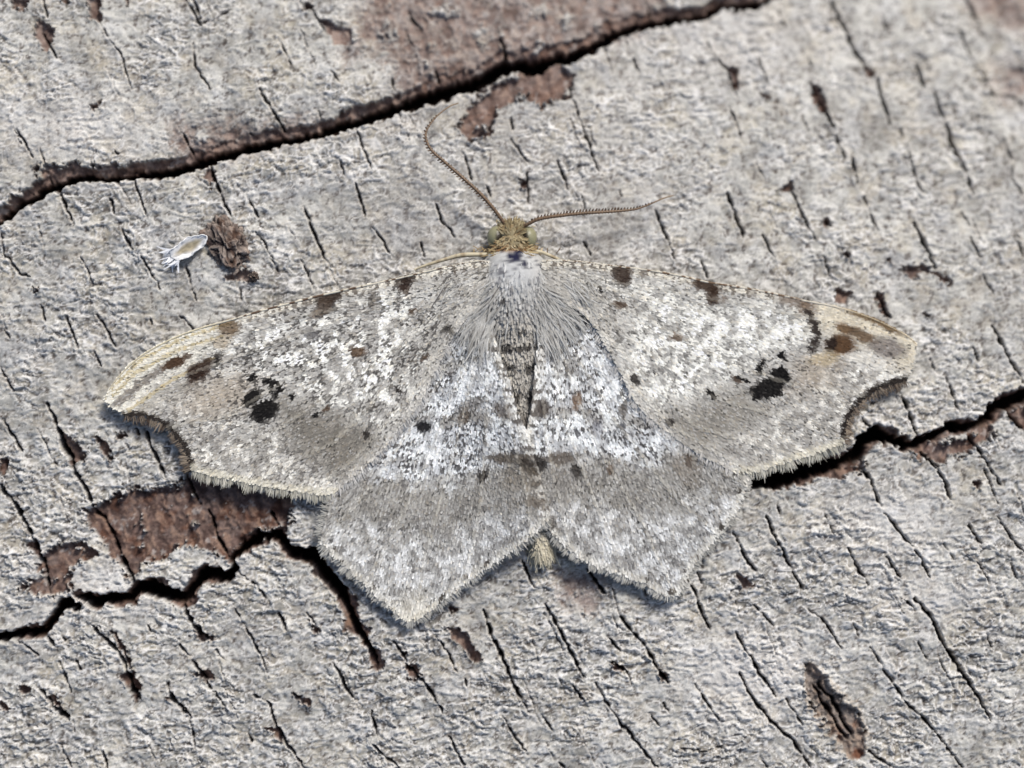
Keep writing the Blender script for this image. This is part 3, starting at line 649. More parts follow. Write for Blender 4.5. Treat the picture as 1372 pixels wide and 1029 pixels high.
        col = mixc(col, .72 * band, (142, 138, 131)); col = mixc(col, .3 * band * mot2, (164, 160, 152));
        # dusky cross bands in the white field
        for c0, w0, a0 in ((550, 15, .8), (480, 14, .6), (600, 7, .35)):
            dd = np.abs(y - c0 - 0.10 * np.abs(x - 705) + 11 * n_b)
            col = mixc(col, a0 * white * sstep(w0, w0 * .3, dd) * sstep(-.15, .2, n_a + .05), (140, 135, 128))
        col = mixc(col, (.9 * white + .4 * below) * dash, (78, 75, 76))
        dn = line_dist(x, y, smooth_line(HL_INNER if L else HR_INNER, 8.0))
        col = mixc(col, 0.7 * sstep(14, 5, dn), (216, 213, 206))
        col = mixc(col, 0.85 * sstep(18, 8, dn) * sstep(.05, .25, perlin(x / 40, y / 6.5, 361)), (92, 84, 78))
        if L:
            marks = ((570, 571, 10, 8, 0, (36, 35, 42), 1.0), (648, 637, 5, 12, 20, DK, .95), (684, 614, 34, 7, 4, (104, 94, 82), .85), (708, 624, 16, 8, 30, (50, 40, 34), .9), (622, 556, 8, 14, 10, (110, 96, 82), .7),
                     (672, 548, 12, 8, 30, (98, 86, 76), .7), (646, 462, 14, 7, 0, (104, 100, 97), .65), (640, 505, 12, 5, 0, (112, 108, 106), .5), (720, 672, 18, 9, 10, (104, 90, 74), .55), (700, 640, 30, 18, 0, (132, 122, 108), .5), (632, 540, 20, 8, -20, (120, 114, 108), .6))
        else:
            marks = ((772, 630, 6, 11, -25, DK, .9), (745, 613, 28, 8, 0, (104, 94, 84), .8), (722, 620, 12, 9, 40, (46, 38, 33), .9), (773, 537, 7, 12, 5, (124, 98, 76), .85), (817, 628, 5, 7, 0, BR, .8), (726, 546, 10, 11, 0, (84, 74, 68), .85),
                     (835, 548, 6, 10, 0, (108, 101, 94), .75), (772, 578, 5, 6, 0, (70, 68, 74), .85), (832, 572, 5, 5, 0, (86, 88, 96), .85), (742, 470, 14, 9, 0, (112, 108, 107), .65), (800, 575, 8, 14, 0, (128, 128, 136), .6), (760, 500, 22, 8, 0, (140, 137, 134), .5),
                     (752, 640, 22, 14, 0, (128, 124, 120), .5), (920, 625, 16, 30, -15, (140, 132, 122), .6), (922, 616, 5, 9, 0, (96, 80, 68), .7))
        for cx, cy, rx, ry, an, c, a in marks:
            col = mixc(col, a * ell(wx, wy, cx, cy, rx, ry, an), c)
        col = mixc(col, 0.55 * sstep(13, 4, do), (208, 204, 194))
        col = mixc(col, 0.9 * sstep(5, 2, np.abs(do - 6)) * sstep(.32, .48, perlin(x / 15, y / 15, 371)), (66, 57, 50))
        if L:
            col = mixc(col, .5 * sstep(46, 8, np.hypot(x - 556, y - 822)), (210, 203, 186))
    dv = np.full(x.shape, 1e9)
    for v in VEINS[key]:
        dv = np.minimum(dv, line_dist(x, y, v))
    col = mixc(col, 0.2 * sstep(2.8, 0.8, dv), (212, 206, 192))
    lum = np.maximum(col.mean(-1, keepdims=True), .004)
    col = col * (lum / .44) ** .30                                  # crisp contrast between pale and dusky scales
    return col, dv

# --- generic builder for thousands of little blades (scales, hairs)
def blades(name, mat, parent, base, dirn, length, width, lift, col, up=None, curl=0.0, seg=2, tip=0.5, kind='stuff', side=0.0, droop=0.0):
    """base (N,3) cm, dirn (N,2) in-plane direction, length/width/lift in cm."""
    N = len(base)
    d = np.concatenate([dirn / np.linalg.norm(dirn, axis=1, keepdims=True), np.zeros((N, 1))], 1)
    lat = np.stack([-d[:, 1], d[:, 0], np.zeros(N)], 1)
    roll = rng.normal(0, side, N)[:, None] if side else np.zeros((N, 1))
    lat = lat + roll * np.array([0, 0, 1.0])
    ts = np.linspace(0, 1, seg + 1)
    wprof = np.interp(ts, [0, 0.55, 1.0], [0.7, 1.0, tip])
    V = np.zeros((N, seg + 1, 2, 3)); C = np.zeros((N, seg + 1, 2, 3))
    for i, t in enumerate(ts):
        c = base + d * (length * t)[:, None]
        c = c + lat * ((curl * length * t * t) if np.ndim(curl) else curl * length * t * t)[:, None]
        c[:, 2] += lift * t + droop * t * t
        hw = (0.5 * width * wprof[i])[:, None]
        V[:, i, 0] = c - lat * hw; V[:, i, 1] = c + lat * hw
        C[:, i, :] = (col * (0.92 + 0.12 * t))[:, None, :]
    n = (seg + 1) * 2
    b = (np.arange(N) * n)[:, None, None]
    q = np.array([[2 * i, 2 * i + 1, 2 * i + 3, 2 * i + 2] for i in range(seg)])[None]
    F = (b + q).reshape(-1, 4)
    ob = mesh_obj(name, V.reshape(-1, 3), F, mat, parent, C.reshape(-1, 3), smooth=False)
    if kind: ob['kind'] = kind
    return ob

def membrane(name, key, poly, zf, label):
    st = 4.0
    px, py = np.array(poly).T
    xs = np.arange(px.min() - st, px.max() + 2 * st, st); ys = np.arange(py.min() - st, py.max() + 2 * st, st)
    X, Y = np.meshgrid(xs, ys)
    sd = poly_sd(X, Y, poly)
    ok = sd > -st * 0.72
    pp = np.array(poly)
    out = np.where(ok & (sd < 0.6))
    for i, j in zip(*out):                                   # pull edge vertices onto the outline
        k = np.argmin((pp[:, 0] - X[i, j]) ** 2 + (pp[:, 1] - Y[i, j]) ** 2)
        X[i, j], Y[i, j] = pp[k]
    col, dv = pattern(key, X, Y)
    Z = zf(X, Y) + 0.003 * np.exp(-(dv / 3.5) ** 2)
    ny, nx = X.shape
    idx = np.arange(ny * nx).reshape(ny, nx)
    quad = ok[1:, :-1] & ok[1:, 1:] & ok[:-1, 1:] & ok[:-1, :-1]
    F = np.stack([idx[1:, :-1], idx[1:, 1:], idx[:-1, 1:], idx[:-1, :-1]], -1)[quad]
    used = np.unique(F); remap = -np.ones(ny * nx, int); remap[used] = np.arange(len(used))
    V = W(X, Y, Z).reshape(-1, 3)[used]; C = (col * 0.9).reshape(-1, 3)[used]
    ob = mesh_obj(name, V, remap[F], M_MEMB, moth, C)
    so = ob.modifiers.new('thickness', 'SOLIDIFY'); so.thickness = 0.003; so.offset = -1
    if label: ob['label'] = label
    return ob

def scale_cover(wing, key, poly, zf, root, row, dense=1.0, size=1.0):
    px, py = np.array(poly).T
    a = math.radians(row); ca, sa = math.cos(a), math.sin(a)
    su, sv_ = 2.6 / dense, 1.9 / dense
    R = 700
    uu, vv = np.meshgrid(np.arange(-R, R, su), np.arange(-R, R, sv_))
    uu = uu + np.where((np.arange(uu.shape[0]) % 2)[:, None] > 0, su / 2, 0)
    uu = uu + rng.normal(0, 0.55, uu.shape); vv = vv + rng.normal(0, 0.5, vv.shape)
    cx, cy = px.mean(), py.mean()
    x = (cx + uu * ca - vv * sa).ravel(); y = (cy + uu * sa + vv * ca).ravel()
    row_v = vv.ravel()
    m = (x > px.min()) & (x < px.max()) & (y > py.min()) & (y < py.max()); x, y, row_v = x[m], y[m], row_v[m]
    m = inside(x, y, poly); x, y, row_v = x[m], y[m], row_v[m]
    N = len(x)
    col, dv = pattern(key, x + rng.normal(0, .8, N), y + rng.normal(0, .8, N))
    dx, dy = x - root[0], y - root[1]
    dl = np.hypot(dx, dy); dx, dy = dx / dl, dy / dl
    ang = rng.normal(0, 0.10, N) + 0.3 * fbm(x, y, 60, 2, 401)
    ddx, ddy = dx * np.cos(ang) - dy * np.sin(ang), dx * np.sin(ang) + dy * np.cos(ang)
    # every scale has its own shade; some are dusky or snow white
    col = col * np.clip(rng.normal(1.13, 0.09, N), .75, 1.45)[:, None]
    col = col * np.array([0.995, 1.0, 0.985])
    stripe = np.sin(2 * np.pi * (row_v + 1.5 * fbm(x, y, 30, 2, 409)) / 5.2)
    col = col * (1 + (0.15 if key[0] == 'H' else 0.09) * stripe)[:, None]
    r = rng.random(N); sp = sstep(-0.2, 0.5, fbm(x, y, 28, 3, 405))
    lum = col.mean(1)
    col = np.where((r < 0.065 * (0.3 + sp))[:, None] & (lum > 0.16)[:, None], col * 0.33, col)
    col = np.where(((r > 0.9) & (lum > 0.2))[:, None], col * 0.72 + 0.28 * lin((228, 228, 226)), col)
    col = np.where(((r > 0.78) & (r < 0.86))[:, None], col * np.array([1.02, .98, .92]), col)
    z = zf(x, y) + 0.003 * np.exp(-(dv / 3.5) ** 2) + 0.0015
    base = W(x - ddx * 2.4, y - ddy * 2.4, z)
    ln = rng.normal(4.9, 0.7, N) / S * size; wd = rng.normal(2.5, 0.35, N) / S * size
    lift = np.clip(rng.normal(0.0013, 0.0008, N), 0.0002, 0.005)
    return blades('scales', M_SCALE, wing, base, np.stack([ddx, -ddy], 1), ln, wd, lift, col, seg=2, tip=0.62, side=.09)

def fringe(wing, line, zf, cols, length, start=4.0, spacing=0.8, layers=2, out=1, spread=0.25, flow=(0, 0), drop=-0.008, name='fringe'):
    p = smooth_line(line, 1.0)
    tn = np.gradient(p, axis=0); tn /= np.linalg.norm(tn, axis=1, keepdims=True)
    nr = np.stack([tn[:, 1], -tn[:, 0]], 1) * out
    s = np.concatenate([[0], np.cumsum(np.hypot(*np.diff(p, axis=0).T))])
    B, D, Ln, C, Z = [], [], [], [], []
    for la in range(layers):
        N = int(s[-1] / spacing)
        t = np.sort(rng.uniform(0, s[-1], N))
        x = np.interp(t, s, p[:, 0]); y = np.interp(t, s, p[:, 1])
        nx = np.interp(t, s, nr[:, 0]); ny = np.interp(t, s, nr[:, 1])
        # tufts: neighbouring hairs lean together
        lean = spread * rng.normal(0, 1, N) * 0.6 + spread * 1.3 * perlin(t / 6.0, 0 * t + la * 3.3, 411)
        dx, dy = nx * np.cos(lean) - ny * np.sin(lean) + flow[0], nx * np.sin(lean) + ny * np.cos(lean) + flow[1]
        back = start * rng.uniform(0.3, 1.2, N)
        x, y = x - nx * back, y - ny * back
        k = np.clip(perlin(t / 9.0, 0 * t, 415 + la) * 0.7 + 0.5 + rng.normal(0, .18, N), 0, 1)
        c = lin(cols[0])[None] * (1 - k)[:, None] + lin(cols[1])[None] * k[:, None]
        c = c * rng.normal(1, .1, N)[:, None]
        B.append(W(x, y, zf(x, y) + 0.002 - 0.003 * la)); D.append(np.stack([dx, -dy], 1)); C.append(c)
        wear = np.clip(.9 + .55 * perlin(t / 15.0, 0 * t + 2.2, 417) + .3 * perlin(t / 4.5, 0 * t + 5.1, 419), .3, 1.25)
        Ln.append((length * (1 - 0.18 * la) * rng.normal(1, 0.16, N) * wear + back) / S)
    B, D, C, Ln = map(np.concatenate, (B, D, C, Ln)); N = len(B)
    return blades(name, M_HAIR, wing, B, D, Ln, rng.normal(1.25, 0.25, N) / S, np.full(N, drop) + rng.normal(0, .004, N), C, seg=3, tip=0.25, curl=rng.normal(0, .08, N))

def tube(name, pts, rad, mat, parent, cols, segs=8, smooth_step=2.0):
    """pts list of (x, y, z_cm); rad in drafting units along the line."""
    p = smooth_line([(a, b, c * S) for a, b, c in pts], smooth_step)
    n = len(p); s = np.linspace(0, 1, n)
    r = np.interp(s, np.linspace(0, 1, len(rad)), rad)
    P = W(p[:, 0], p[:, 1], p[:, 2] / S)
    T = np.gradient(P, axis=0); T /= np.linalg.norm(T, axis=1, keepdims=True)
    up = np.array([0, 0, 1.0]); A = np.cross(T, up); A /= np.linalg.norm(A, axis=1, keepdims=True); Bn = np.cross(A, T)
    th = np.linspace(0, 2 * np.pi, segs, endpoint=False)
    V = P[:, None] + (r / S)[:, None, None] * (A[:, None] * np.cos(th)[None, :, None] + Bn[:, None] * np.sin(th)[None, :, None])
    idx = np.arange(n * segs).reshape(n, segs)
    F = np.stack([idx[:-1], np.roll(idx, -1, 1)[:-1], np.roll(idx, -1, 1)[1:], idx[1:]], -1).reshape(-1, 4)
    # closed ends
    V = V.reshape(-1, 3); V = np.vstack([V, P[0], P[-1]]); a, b = n * segs, n * segs + 1
    cap0 = np.stack([idx[0], np.full(segs, a), np.full(segs, a), np.roll(idx[0], -1)], -1)
    F = F.tolist() + [[int(idx[0][k]), int(idx[0][(k + 1) % segs]), a] for k in range(segs)] + [[int(idx[-1][(k + 1) % segs]), int(idx[-1][k]), b] for k in range(segs)]
    C = cols(p[:, 0], p[:, 1], s); C = np.repeat(C[:, None], segs, 1).reshape(-1, 3); C = np.vstack([C, C[0], C[-1]])
    me = bpy.data.meshes.new(name); me.from_pydata(V.tolist(), [], F); me.update()
    me.polygons.foreach_set('use_smooth', [True] * len(me.polygons))
    at = me.attributes.new('tint', 'FLOAT_COLOR', 'POINT')
    c4 = np.ones((len(V), 4), np.float32); c4[:, :3] = np.clip(C, 0, 1); at.data.foreach_set('color', c4.ravel())
    me.materials.append(mat)
    ob = bpy.data.objects.new(name, me); COL.objects.link(ob)
    if parent is not None: ob.parent = parent
    return ob

zhl = lambda x, y: z_hind(x, y, True)
zhr = lambda x, y: z_hind(x, y, False)
PALE, PALE2, DARKF, DARKF2, HEM, HEM2 = (170, 167, 158), (212, 209, 200), (62, 50, 41), (130, 115, 98), (172, 168, 152), (212, 208, 194)

# --- hindwings
wing = membrane('hindwing', 'HR', P_HR, zhr, 'hindwing with its inner margin tucked under the other hindwing')
scale_cover(wing, 'HR', P_HR, zhr, (726, 380), 70)
fringe(wing, HR_OUT1 + HR_OUT2[1:], zhr, (PALE, PALE2), 8.5, out=-1)
wing = membrane('hindwing', 'HL', P_HL, zhl, 'hindwing with a small black spot in its white field')
scale_cover(wing, 'HL', P_HL, zhl, (660, 380), 105)
fringe(wing, HL_COST[3:] + HL_OUT1[1:] + HL_OUT2[1:], zhl, (PALE, PALE2), 8.5, out=-1)
# --- forewings
wing = membrane('forewing', 'FR', P_FR, z_fore, 'forewing with rust brown smudges near its tip')
scale_cover(wing, 'FR', P_FR, z_fore, (700, 350), 20)
fringe(wing, FR_TERM2, z_fore, ((74, 60, 50), (156, 142, 124)), 11, out=1, start=1.5, spread=.35, spacing=.9)
fringe(wing, FR_TERM3, z_fore, (HEM, HEM2), 11, out=1)
fringe(wing, FR_TERM1, z_fore, (PALE, PALE2), 4, out=1, spacing=1.2)
fringe(wing, FR_INNER[:-2], z_fore, ((190, 186, 180), (222, 220, 215)), 8, out=1, start=10, flow=(0.1, 0.9), spread=.25, layers=2, drop=-.005, spacing=.7)
tube('costal_vein', [(x, y + 1.5, float(z_fore(x, y)) + .002) for x, y in FR_COSTA], [1.0, 1.3, 1.5, 1.4, 1.3, .9], M_MEMB, wing,
     lambda x, y, s: mixc(mixc(np.broadcast_to(lin((196, 190, 176)), x.shape + (3,)).copy(), .95 * sstep(-.08, .06, perlin(x / 8.5, 0 * x, 421)) * sstep(1090, 1060, x), (104, 82, 62)), .6 * sstep(1110, 1150, x), (162, 140, 100)))
wing = membrane('forewing', 'FL', P_FL, z_fore, 'forewing with straw yellow streaks along its tip')
scale_cover(wing, 'FL', P_FL, z_fore, (680, 350), -18)
fringe(wing, FL_TERM2, z_fore, ((74, 60, 50), (156, 142, 124)), 11, out=-1, start=1.5, spread=.35, spacing=.9)
fringe(wing, FL_TERM3, z_fore, (HEM, HEM2), 12, out=-1)
fringe(wing, FL_TERM1, z_fore, (PALE, PALE2), 4, out=-1, spacing=1.2)
fringe(wing, FL_INNER[:-2], z_fore, ((190, 186, 180), (222, 220, 215)), 8, out=-1, start=10, flow=(-0.1, 0.9), spread=.25, layers=2, drop=-.005, spacing=.7)
tube('costal_vein', [(x, y + 1.5, float(z_fore(x, y)) + .002) for x, y in FL_COSTA], [1.0, 1.3, 1.5, 1.4, 1.3, .9], M_MEMB, wing,
     lambda x, y, s: mixc(mixc(np.broadcast_to(lin((206, 200, 184)), x.shape + (3,)).copy(), .95 * sstep(-.06, .06, perlin(x / 8.5, 0 * x, 425)) * sstep(290, 320, x), (88, 66, 50)), .6 * sstep(310, 270, x), (196, 184, 150)))

# --- body: head, thorax and abdomen in one skin
SPINE = [(686, 297, 3, .02), (686, 301, 9, .045), (686, 308, 15, .058), (686, 318, 19, .066), (685, 327, 21, .066), (685, 333, 22, .064), (687, 340, 33, .074), (690, 352, 42, .086), (691, 372, 48, .093),
         (692, 395, 46, .092), (692, 415, 40, .088), (692, 432, 35, .082), (693, 450, 33, .072), (694, 475, 31, .064), (697, 510, 26, .056), (701, 545, 21, .048), (705, 580, 18, .044),
         (714, 630, 15, .042), (721, 685, 13, .036), (726, 728, 11, .030), (728, 744, 9, .024), (729, 752, 3, .01)]
def body_z(y):
    a = np.array(SPINE); return np.interp(y, a[:, 1], a[:, 3])
def body_tint(x, y):
    n_b = fbm(x, y, 9, 3, 431); n_c = perlin(x / 4.0, y / 4.0, 435)
    wx, wy = x + 2.5 * n_b, y + 2.5 * n_c
    col = np.broadcast_to(lin((178, 174, 166)), x.shape + (3,)).copy()
    col = mixc(col, .6 * sstep(.05, .4, n_b), (200, 194, 180)); col = mixc(col, .6 * sstep(.15, .45, -n_b), (118, 110, 100))
    th = sstep(440, 405, y)
    col = mixc(col, .85 * th, (176, 176, 174)); col = mixc(col, .8 * ell(x, y, 690, 362, 26, 30, 0, .7), (188, 190, 191))
    col = mixc(col, .8 * th * sstep(.28, .42, perlin(x / 5, y / 5, 441)), (84, 84, 92))
    head = sstep(336, 331, y)
    col = mixc(col, head, (150, 136, 104)); col = mixc(col, .6 * head * sstep(0, .4, n_b), (206, 192, 158)); col = mixc(col, .6 * head * sstep(.1, .4, -n_c), (126, 98, 64))
    col = mixc(col, .9 * sstep(6, 3, np.abs(y - 333 + .012 * (x - 685) ** 2 * .4)), (120, 88, 54))
    for s in ((691, 345, 8, 7, 0), (702, 353, 4, 4, 0), (681, 344, 4, 3, 0), (695, 337, 5, 3, 0)):
        col = mixc(col, ell(wx, wy, *s), (22, 24, 52))
    for s in ((683, 463, 12, 4.5, 0), (703, 462, 13, 5, -6), (685, 489, 8, 6, 0), (709, 489, 8, 7, 0), (690, 530, 7, 9, 20), (710, 528, 6, 9, 0), (680, 443, 7, 2, 0), (700, 442, 9, 2, 0), (678, 414, 4, 3, 0), (701, 399, 4, 4, 0), (676, 400, 4, 4, 0)):
        col = mixc(col, .9 * ell(wx, wy, *s), (36, 31, 28))
    col = mixc(col, .6 * sstep(530, 565, y) * sstep(690, 600, y), (88, 80, 74))
    col = mixc(col, .9 * sstep(690, 730, y), (208, 200, 178))
    return col
def build_body():
    a = smooth_line(SPINE, 2.0); n, sg = len(a), 40
    th = np.linspace(0, 2 * np.pi, sg, endpoint=False)
    X = a[:, 0:1] + a[:, 2:3] * np.cos(th)[None]; Y = np.repeat(a[:, 1:2], sg, 1)
    hgt = a[:, 3:4]
    zc = np.maximum(hgt, 0.05) * 0.72
    Z = zc + hgt * np.sin(th)[None] * np.where(np.sin(th) < 0, .6, 1.0)[None] + z_log(X, Y)
    Z = Z + 0.003 * np.sin(Y * 2 * np.pi / 27.0) * sstep(430, 450, Y)          # abdominal rings
    col = body_tint(X, Y)
    V = W(X, Y, Z).reshape(-1, 3)
    idx = np.arange(n * sg).reshape(n, sg)
    F = np.stack([idx[:-1], idx[1:], np.roll(idx, -1, 1)[1:], np.roll(idx, -1, 1)[:-1]], -1).reshape(-1, 4)
    return mesh_obj('body', V, F, M_MEMB, moth, col)
body = build_body()
def body_surf(x, y):
    a = np.array(SPINE); cx = np.interp(y, a[:, 1], a[:, 0]); hw = np.interp(y, a[:, 1], a[:, 2]); hh = np.interp(y, a[:, 1], a[:, 3])
    return np.maximum(hh, .05) * .72 + hh * np.sqrt(np.clip(1 - ((x - cx) / hw) ** 2, 0, 1)) + z_log(x, y)

# scales and hair on the body
def body_cover():
    N = 9000
    a = np.array(SPINE)
    y = rng.uniform(300, 750, N); cx = np.interp(y, a[:, 1], a[:, 0]); hw = np.interp(y, a[:, 1], a[:, 2])
    x = cx + hw * np.sin(rng.uniform(-1.45, 1.45, N)) * .97
    col = body_tint(x + rng.normal(0, .8, N), y + rng.normal(0, .8, N)) * np.clip(rng.normal(1, .13, N), .6, 1.4)[:, None]
    dx = 0.35 * (x - cx) / hw + rng.normal(0, .18, N); dy = np.ones(N)
    hd = y < 334
    dx = np.where(hd, (x - cx) / hw * .9 + rng.normal(0, .5, N), dx); dy = np.where(hd, np.where(y < 316, -1, .8) + rng.normal(0, .4, N), dy)
    ln = np.where(y < 440, rng.normal(8, 1.5, N), rng.normal(7, 1.2, N)) / S
    blades('scales', M_SCALE, body, W(x, y, body_surf(x, y)), np.stack([dx, -dy], 1), ln, rng.normal(2.4, .4, N) / S, np.clip(rng.normal(.004, .004, N), -.003, .014) - .10 * np.abs((x - cx) / hw) ** 3 * ln, col, seg=2, tip=.5, side=.15)
    # long swept hair over shoulders and wing roots
    B, D, Ln, C, Lf = [], [], [], [], []
    for cx0, cy0, sx, sy, n, ax, ay, sp, ll in ((656, 384, 13, 16, 320, -.40, .9, .2, 36), (727, 386, 13, 16, 320, .40, .9, .2, 36), (690, 388, 26, 18, 520, 0, 1, .16, 18), (640, 412, 13, 13, 200, -.42, .9, .2, 36), (744, 412, 13, 13, 200, .42, .9, .2, 36),
                                         (628, 396, 16, 12, 170, -.75, .7, .2, 26), (756, 396, 16, 12, 170, .75, .7, .2, 26), (652, 432, 8, 14, 200, -.2, 1, .12, 34), (734, 432, 8, 14, 200, .2, 1, .12, 34)):
        x = rng.normal(cx0, sx, n); y = rng.normal(cy0, sy, n); y = np.maximum(y, 356)
        z = np.maximum(body_surf(np.clip(x, 650, 733), y), z_fore(x, y)) - .002
        an = rng.normal(0, sp, n) + .5 * fbm(x, y, 18, 2, 451)
        B.append(W(x, y, z)); D.append(np.stack([ax * np.cos(an) - ay * np.sin(an), -(ax * np.sin(an) + ay * np.cos(an))], 1))
        Ln.append(ll * np.clip(rng.normal(1, .2, n), .4, 1.5) / S)
        k = np.clip(rng.normal(.55, .3, n) + .6 * fbm(x, y, 12, 2, 455), 0, 1)[:, None]
        c = lin((158, 155, 148)) * (1 - k) + lin((212, 211, 206)) * k
        c = np.where((rng.random(n) < .05)[:, None], lin((104, 98, 94)), c); C.append(c)
        Lf.append(rng.normal(.012, .006, n))
    B, D, Ln, C, Lf = map(np.concatenate, (B, D, Ln, C, Lf)); N = len(B)
    blades('hair', M_HAIR, body, B, D, Ln, rng.normal(1.25, .25, N) / S, Lf, C, seg=4, tip=.2, curl=rng.normal(0, .12, N), droop=-.024)
    # collar ruff, brow tuft and tail brush
    B, D, Ln, C, Lf = [], [], [], [], []
    for cx0, cy0, sx, sy, n, ax, ay, sp, ll, c0, c1 in ((685, 332, 15, 2.5, 420, 0, .8, .7, 8, (100, 76, 50), (188, 166, 128)), (686, 305, 8, 4, 200, 0, -1, .7, 5.5, (124, 108, 78), (198, 186, 152)), (686, 318, 9, 6, 300, 0, .4, 1.4, 4.5, (104, 88, 62), (192, 178, 144)),
                                                (667, 333, 4, 4, 120, -.8, .6, .4, 11, (134, 110, 74), (196, 178, 138)), (705, 333, 4, 4, 120, .8, .6, .4, 11, (134, 110, 74), (196, 178, 138)), (726, 727, 6, 6, 700, .05, 1, .13, 20, (176, 167, 142), (216, 209, 188))):
        x = rng.normal(cx0, sx, n); y = rng.normal(cy0, sy, n); an = rng.normal(0, sp, n)
        B.append(W(x, y, body_surf(x, y) - .002)); D.append(np.stack([ax * np.cos(an) - ay * np.sin(an), -(ax * np.sin(an) + ay * np.cos(an))], 1)); Ln.append(ll * np.clip(rng.normal(1, .2, n), .4, 1.5) / S)
        k = rng.random(n)[:, None]; C.append(lin(c0) * (1 - k) + lin(c1) * k); Lf.append(rng.normal(.008, .006, n))
    B, D, Ln, C, Lf = map(np.concatenate, (B, D, Ln, C, Lf)); N = len(B)
    blades('ruff', M_HAIR, body, B, D, Ln, rng.normal(1.7, .3, N) / S, Lf, C, seg=3, tip=.3, curl=rng.normal(0, .15, N), droop=-.012)
body_cover()

def ellipsoid(name, cx, cy, cz, rx, ry, rz, mat, parent, colf, nu=28, nv=18, warp=0.0, seed=0, wl=.3):
    u = np.linspace(0, 2 * np.pi, nu, endpoint=False); v = np.linspace(-np.pi / 2 + .02, np.pi / 2 - .02, nv)
    U, Vv = np.meshgrid(u, v)
    ux, uy, uz = np.cos(U) * np.cos(Vv), np.sin(U) * np.cos(Vv), np.sin(Vv)
    r = 1 + warp * (perlin(ux / wl + uz, uy / wl - uz, seed) + .6 * perlin(ux / wl * 2.3, uy / wl * 2.3 + 2 * uz, seed + 4))
    P = np.stack([cx + rx * ux * r, cy + ry * uy * r, cz + rz * uz * r], -1)
    idx = np.arange(nu * nv).reshape(nv, nu)
    F = np.stack([idx[:-1], np.roll(idx, -1, 1)[:-1], np.roll(idx, -1, 1)[1:], idx[1:]], -1).reshape(-1, 4)
    return mesh_obj(name, P.reshape(-1, 3), F, mat, parent, colf(ux, uy, uz).reshape(-1, 3))
def eye_tint(ux, uy, uz, s):
    c = np.broadcast_to(lin((146, 143, 114)), ux.shape + (3,)).copy()
    return mixc(c, ell(ux * s, uy, -.30, -.05, .36, .7, 0, .6) * 1.0, (48, 40, 27))
for sx, ex in ((-1, 665), (1, 707)):
    p = W(ex, 318, .060 + float(z_log(ex, 318)))
    e = ellipsoid('eye', p[0], p[1], p[2], 12.5 / S, 15 / S, 14 / S, M_EYE, body, lambda a, b, c, s=sx: eye_tint(a, b, c, s))

def antenna(pts, z0, z1, side):
    n = len(pts); zs = [z0 + (z1 - z0) * (i / (n - 1)) + .05 * math.sin(math.pi * i / (n - 1)) + float(z_log(*p)) for i, p in enumerate(pts)]
    def ct(x, y, s):
        c = np.broadcast_to(lin((124, 102, 80)), x.shape + (3,)).copy()
        c = mixc(c, .65 * sstep(-.3, .5, np.sin(s * 2 * np.pi * 58)), (78, 60, 46)); return mixc(c, .5 * sstep(.8, 1, s), (150, 130, 100))
    ob = tube('antenna', [(x, y, z) for (x, y), z in zip(pts, zs)], [2.5, 2.3, 2.3, 2.1, 1.9, 1.5, 1.1, .8], M_CHITIN, body, ct, 8, 1.2)
    p = smooth_line([(x, y, z * S) for (x, y), z in zip(pts, zs)], 1.0); m = len(p)
    s = np.concatenate([[0], np.cumsum(np.hypot(*np.diff(p[:, :2], axis=0).T))])
    t = np.arange(12, s[-1] * .86, 4.3); B, D, Ln = [], [], []
    tn = np.gradient(p[:, :2], axis=0); tn /= np.linalg.norm(tn, axis=1, keepdims=True)
    for sd, l0, rep in ((side, 5.4, 3), (-side, 2.9, 2)):
        for _ in range(rep):
            x, y, z = (np.interp(t, s, p[:, k]) for k in range(3)); tx, ty = (np.interp(t, s, tn[:, k]) for k in (0, 1))
            nx, ny = ty * sd, -tx * sd; f = .55 + rng.normal(0, .12, len(t))
            B.append(W(x, y, z / S)); D.append(np.stack([nx + tx * f, -(ny + ty * f)], 1)); Ln.append(l0 * np.interp(t / s[-1], [0, .12, .6, .86], [.4, 1, 1, .4]) * rng.normal(1, .1, len(t)) / S)
    B, D, Ln = map(np.concatenate, (B, D, Ln)); N = len(B)
    blades('comb_teeth', M_CHITIN, ob, B, D, Ln, np.full(N, 1.9 / S), rng.normal(.002, .003, N), np.broadcast_to(lin((92, 72, 56)), (N, 3)) * rng.normal(1, .12, N)[:, None], seg=2, tip=.3, side=.3)
    return ob
antenna([(679, 305), (672, 294), (660, 278), (644, 260), (620, 238), (597, 218), (578, 201), (571, 186), (572, 174), (583, 158), (600, 144), (614, 138)], .075, .07, 1)
antenna([(698, 305), (708, 300), (724, 293), (758, 288), (791, 285), (825, 283), (852, 280), (872, 273), (888, 266), (902, 262)], .075, .06, 1)

leg_tint = lambda x, y, s: mixc(np.broadcast_to(lin((196, 186, 160)), x.shape + (3,)).copy(), .6 * sstep(.1, .4, perlin(x / 8, y / 8, 461)), (130, 108, 80))
for pts, r in (([(664, 342, .05), (645, 341, .055), (618, 342, .05), (598, 347, .04), (572, 355, .03), (556, 361, .02)], [3.0, 2.8, 3.2, 2.4, 2.0, 1.4]),
               ([(712, 338, .06), (722, 337, .065), (736, 342, .055), (756, 351, .03), (776, 359, .02)], [2.4, 2.2, 2.2, 2.0, 1.6])):
    tube('foreleg', [(x, y, z + float(z_log(x, y))) for x, y, z in pts], r, M_HAIR, moth, leg_tint, 10, 2.0)

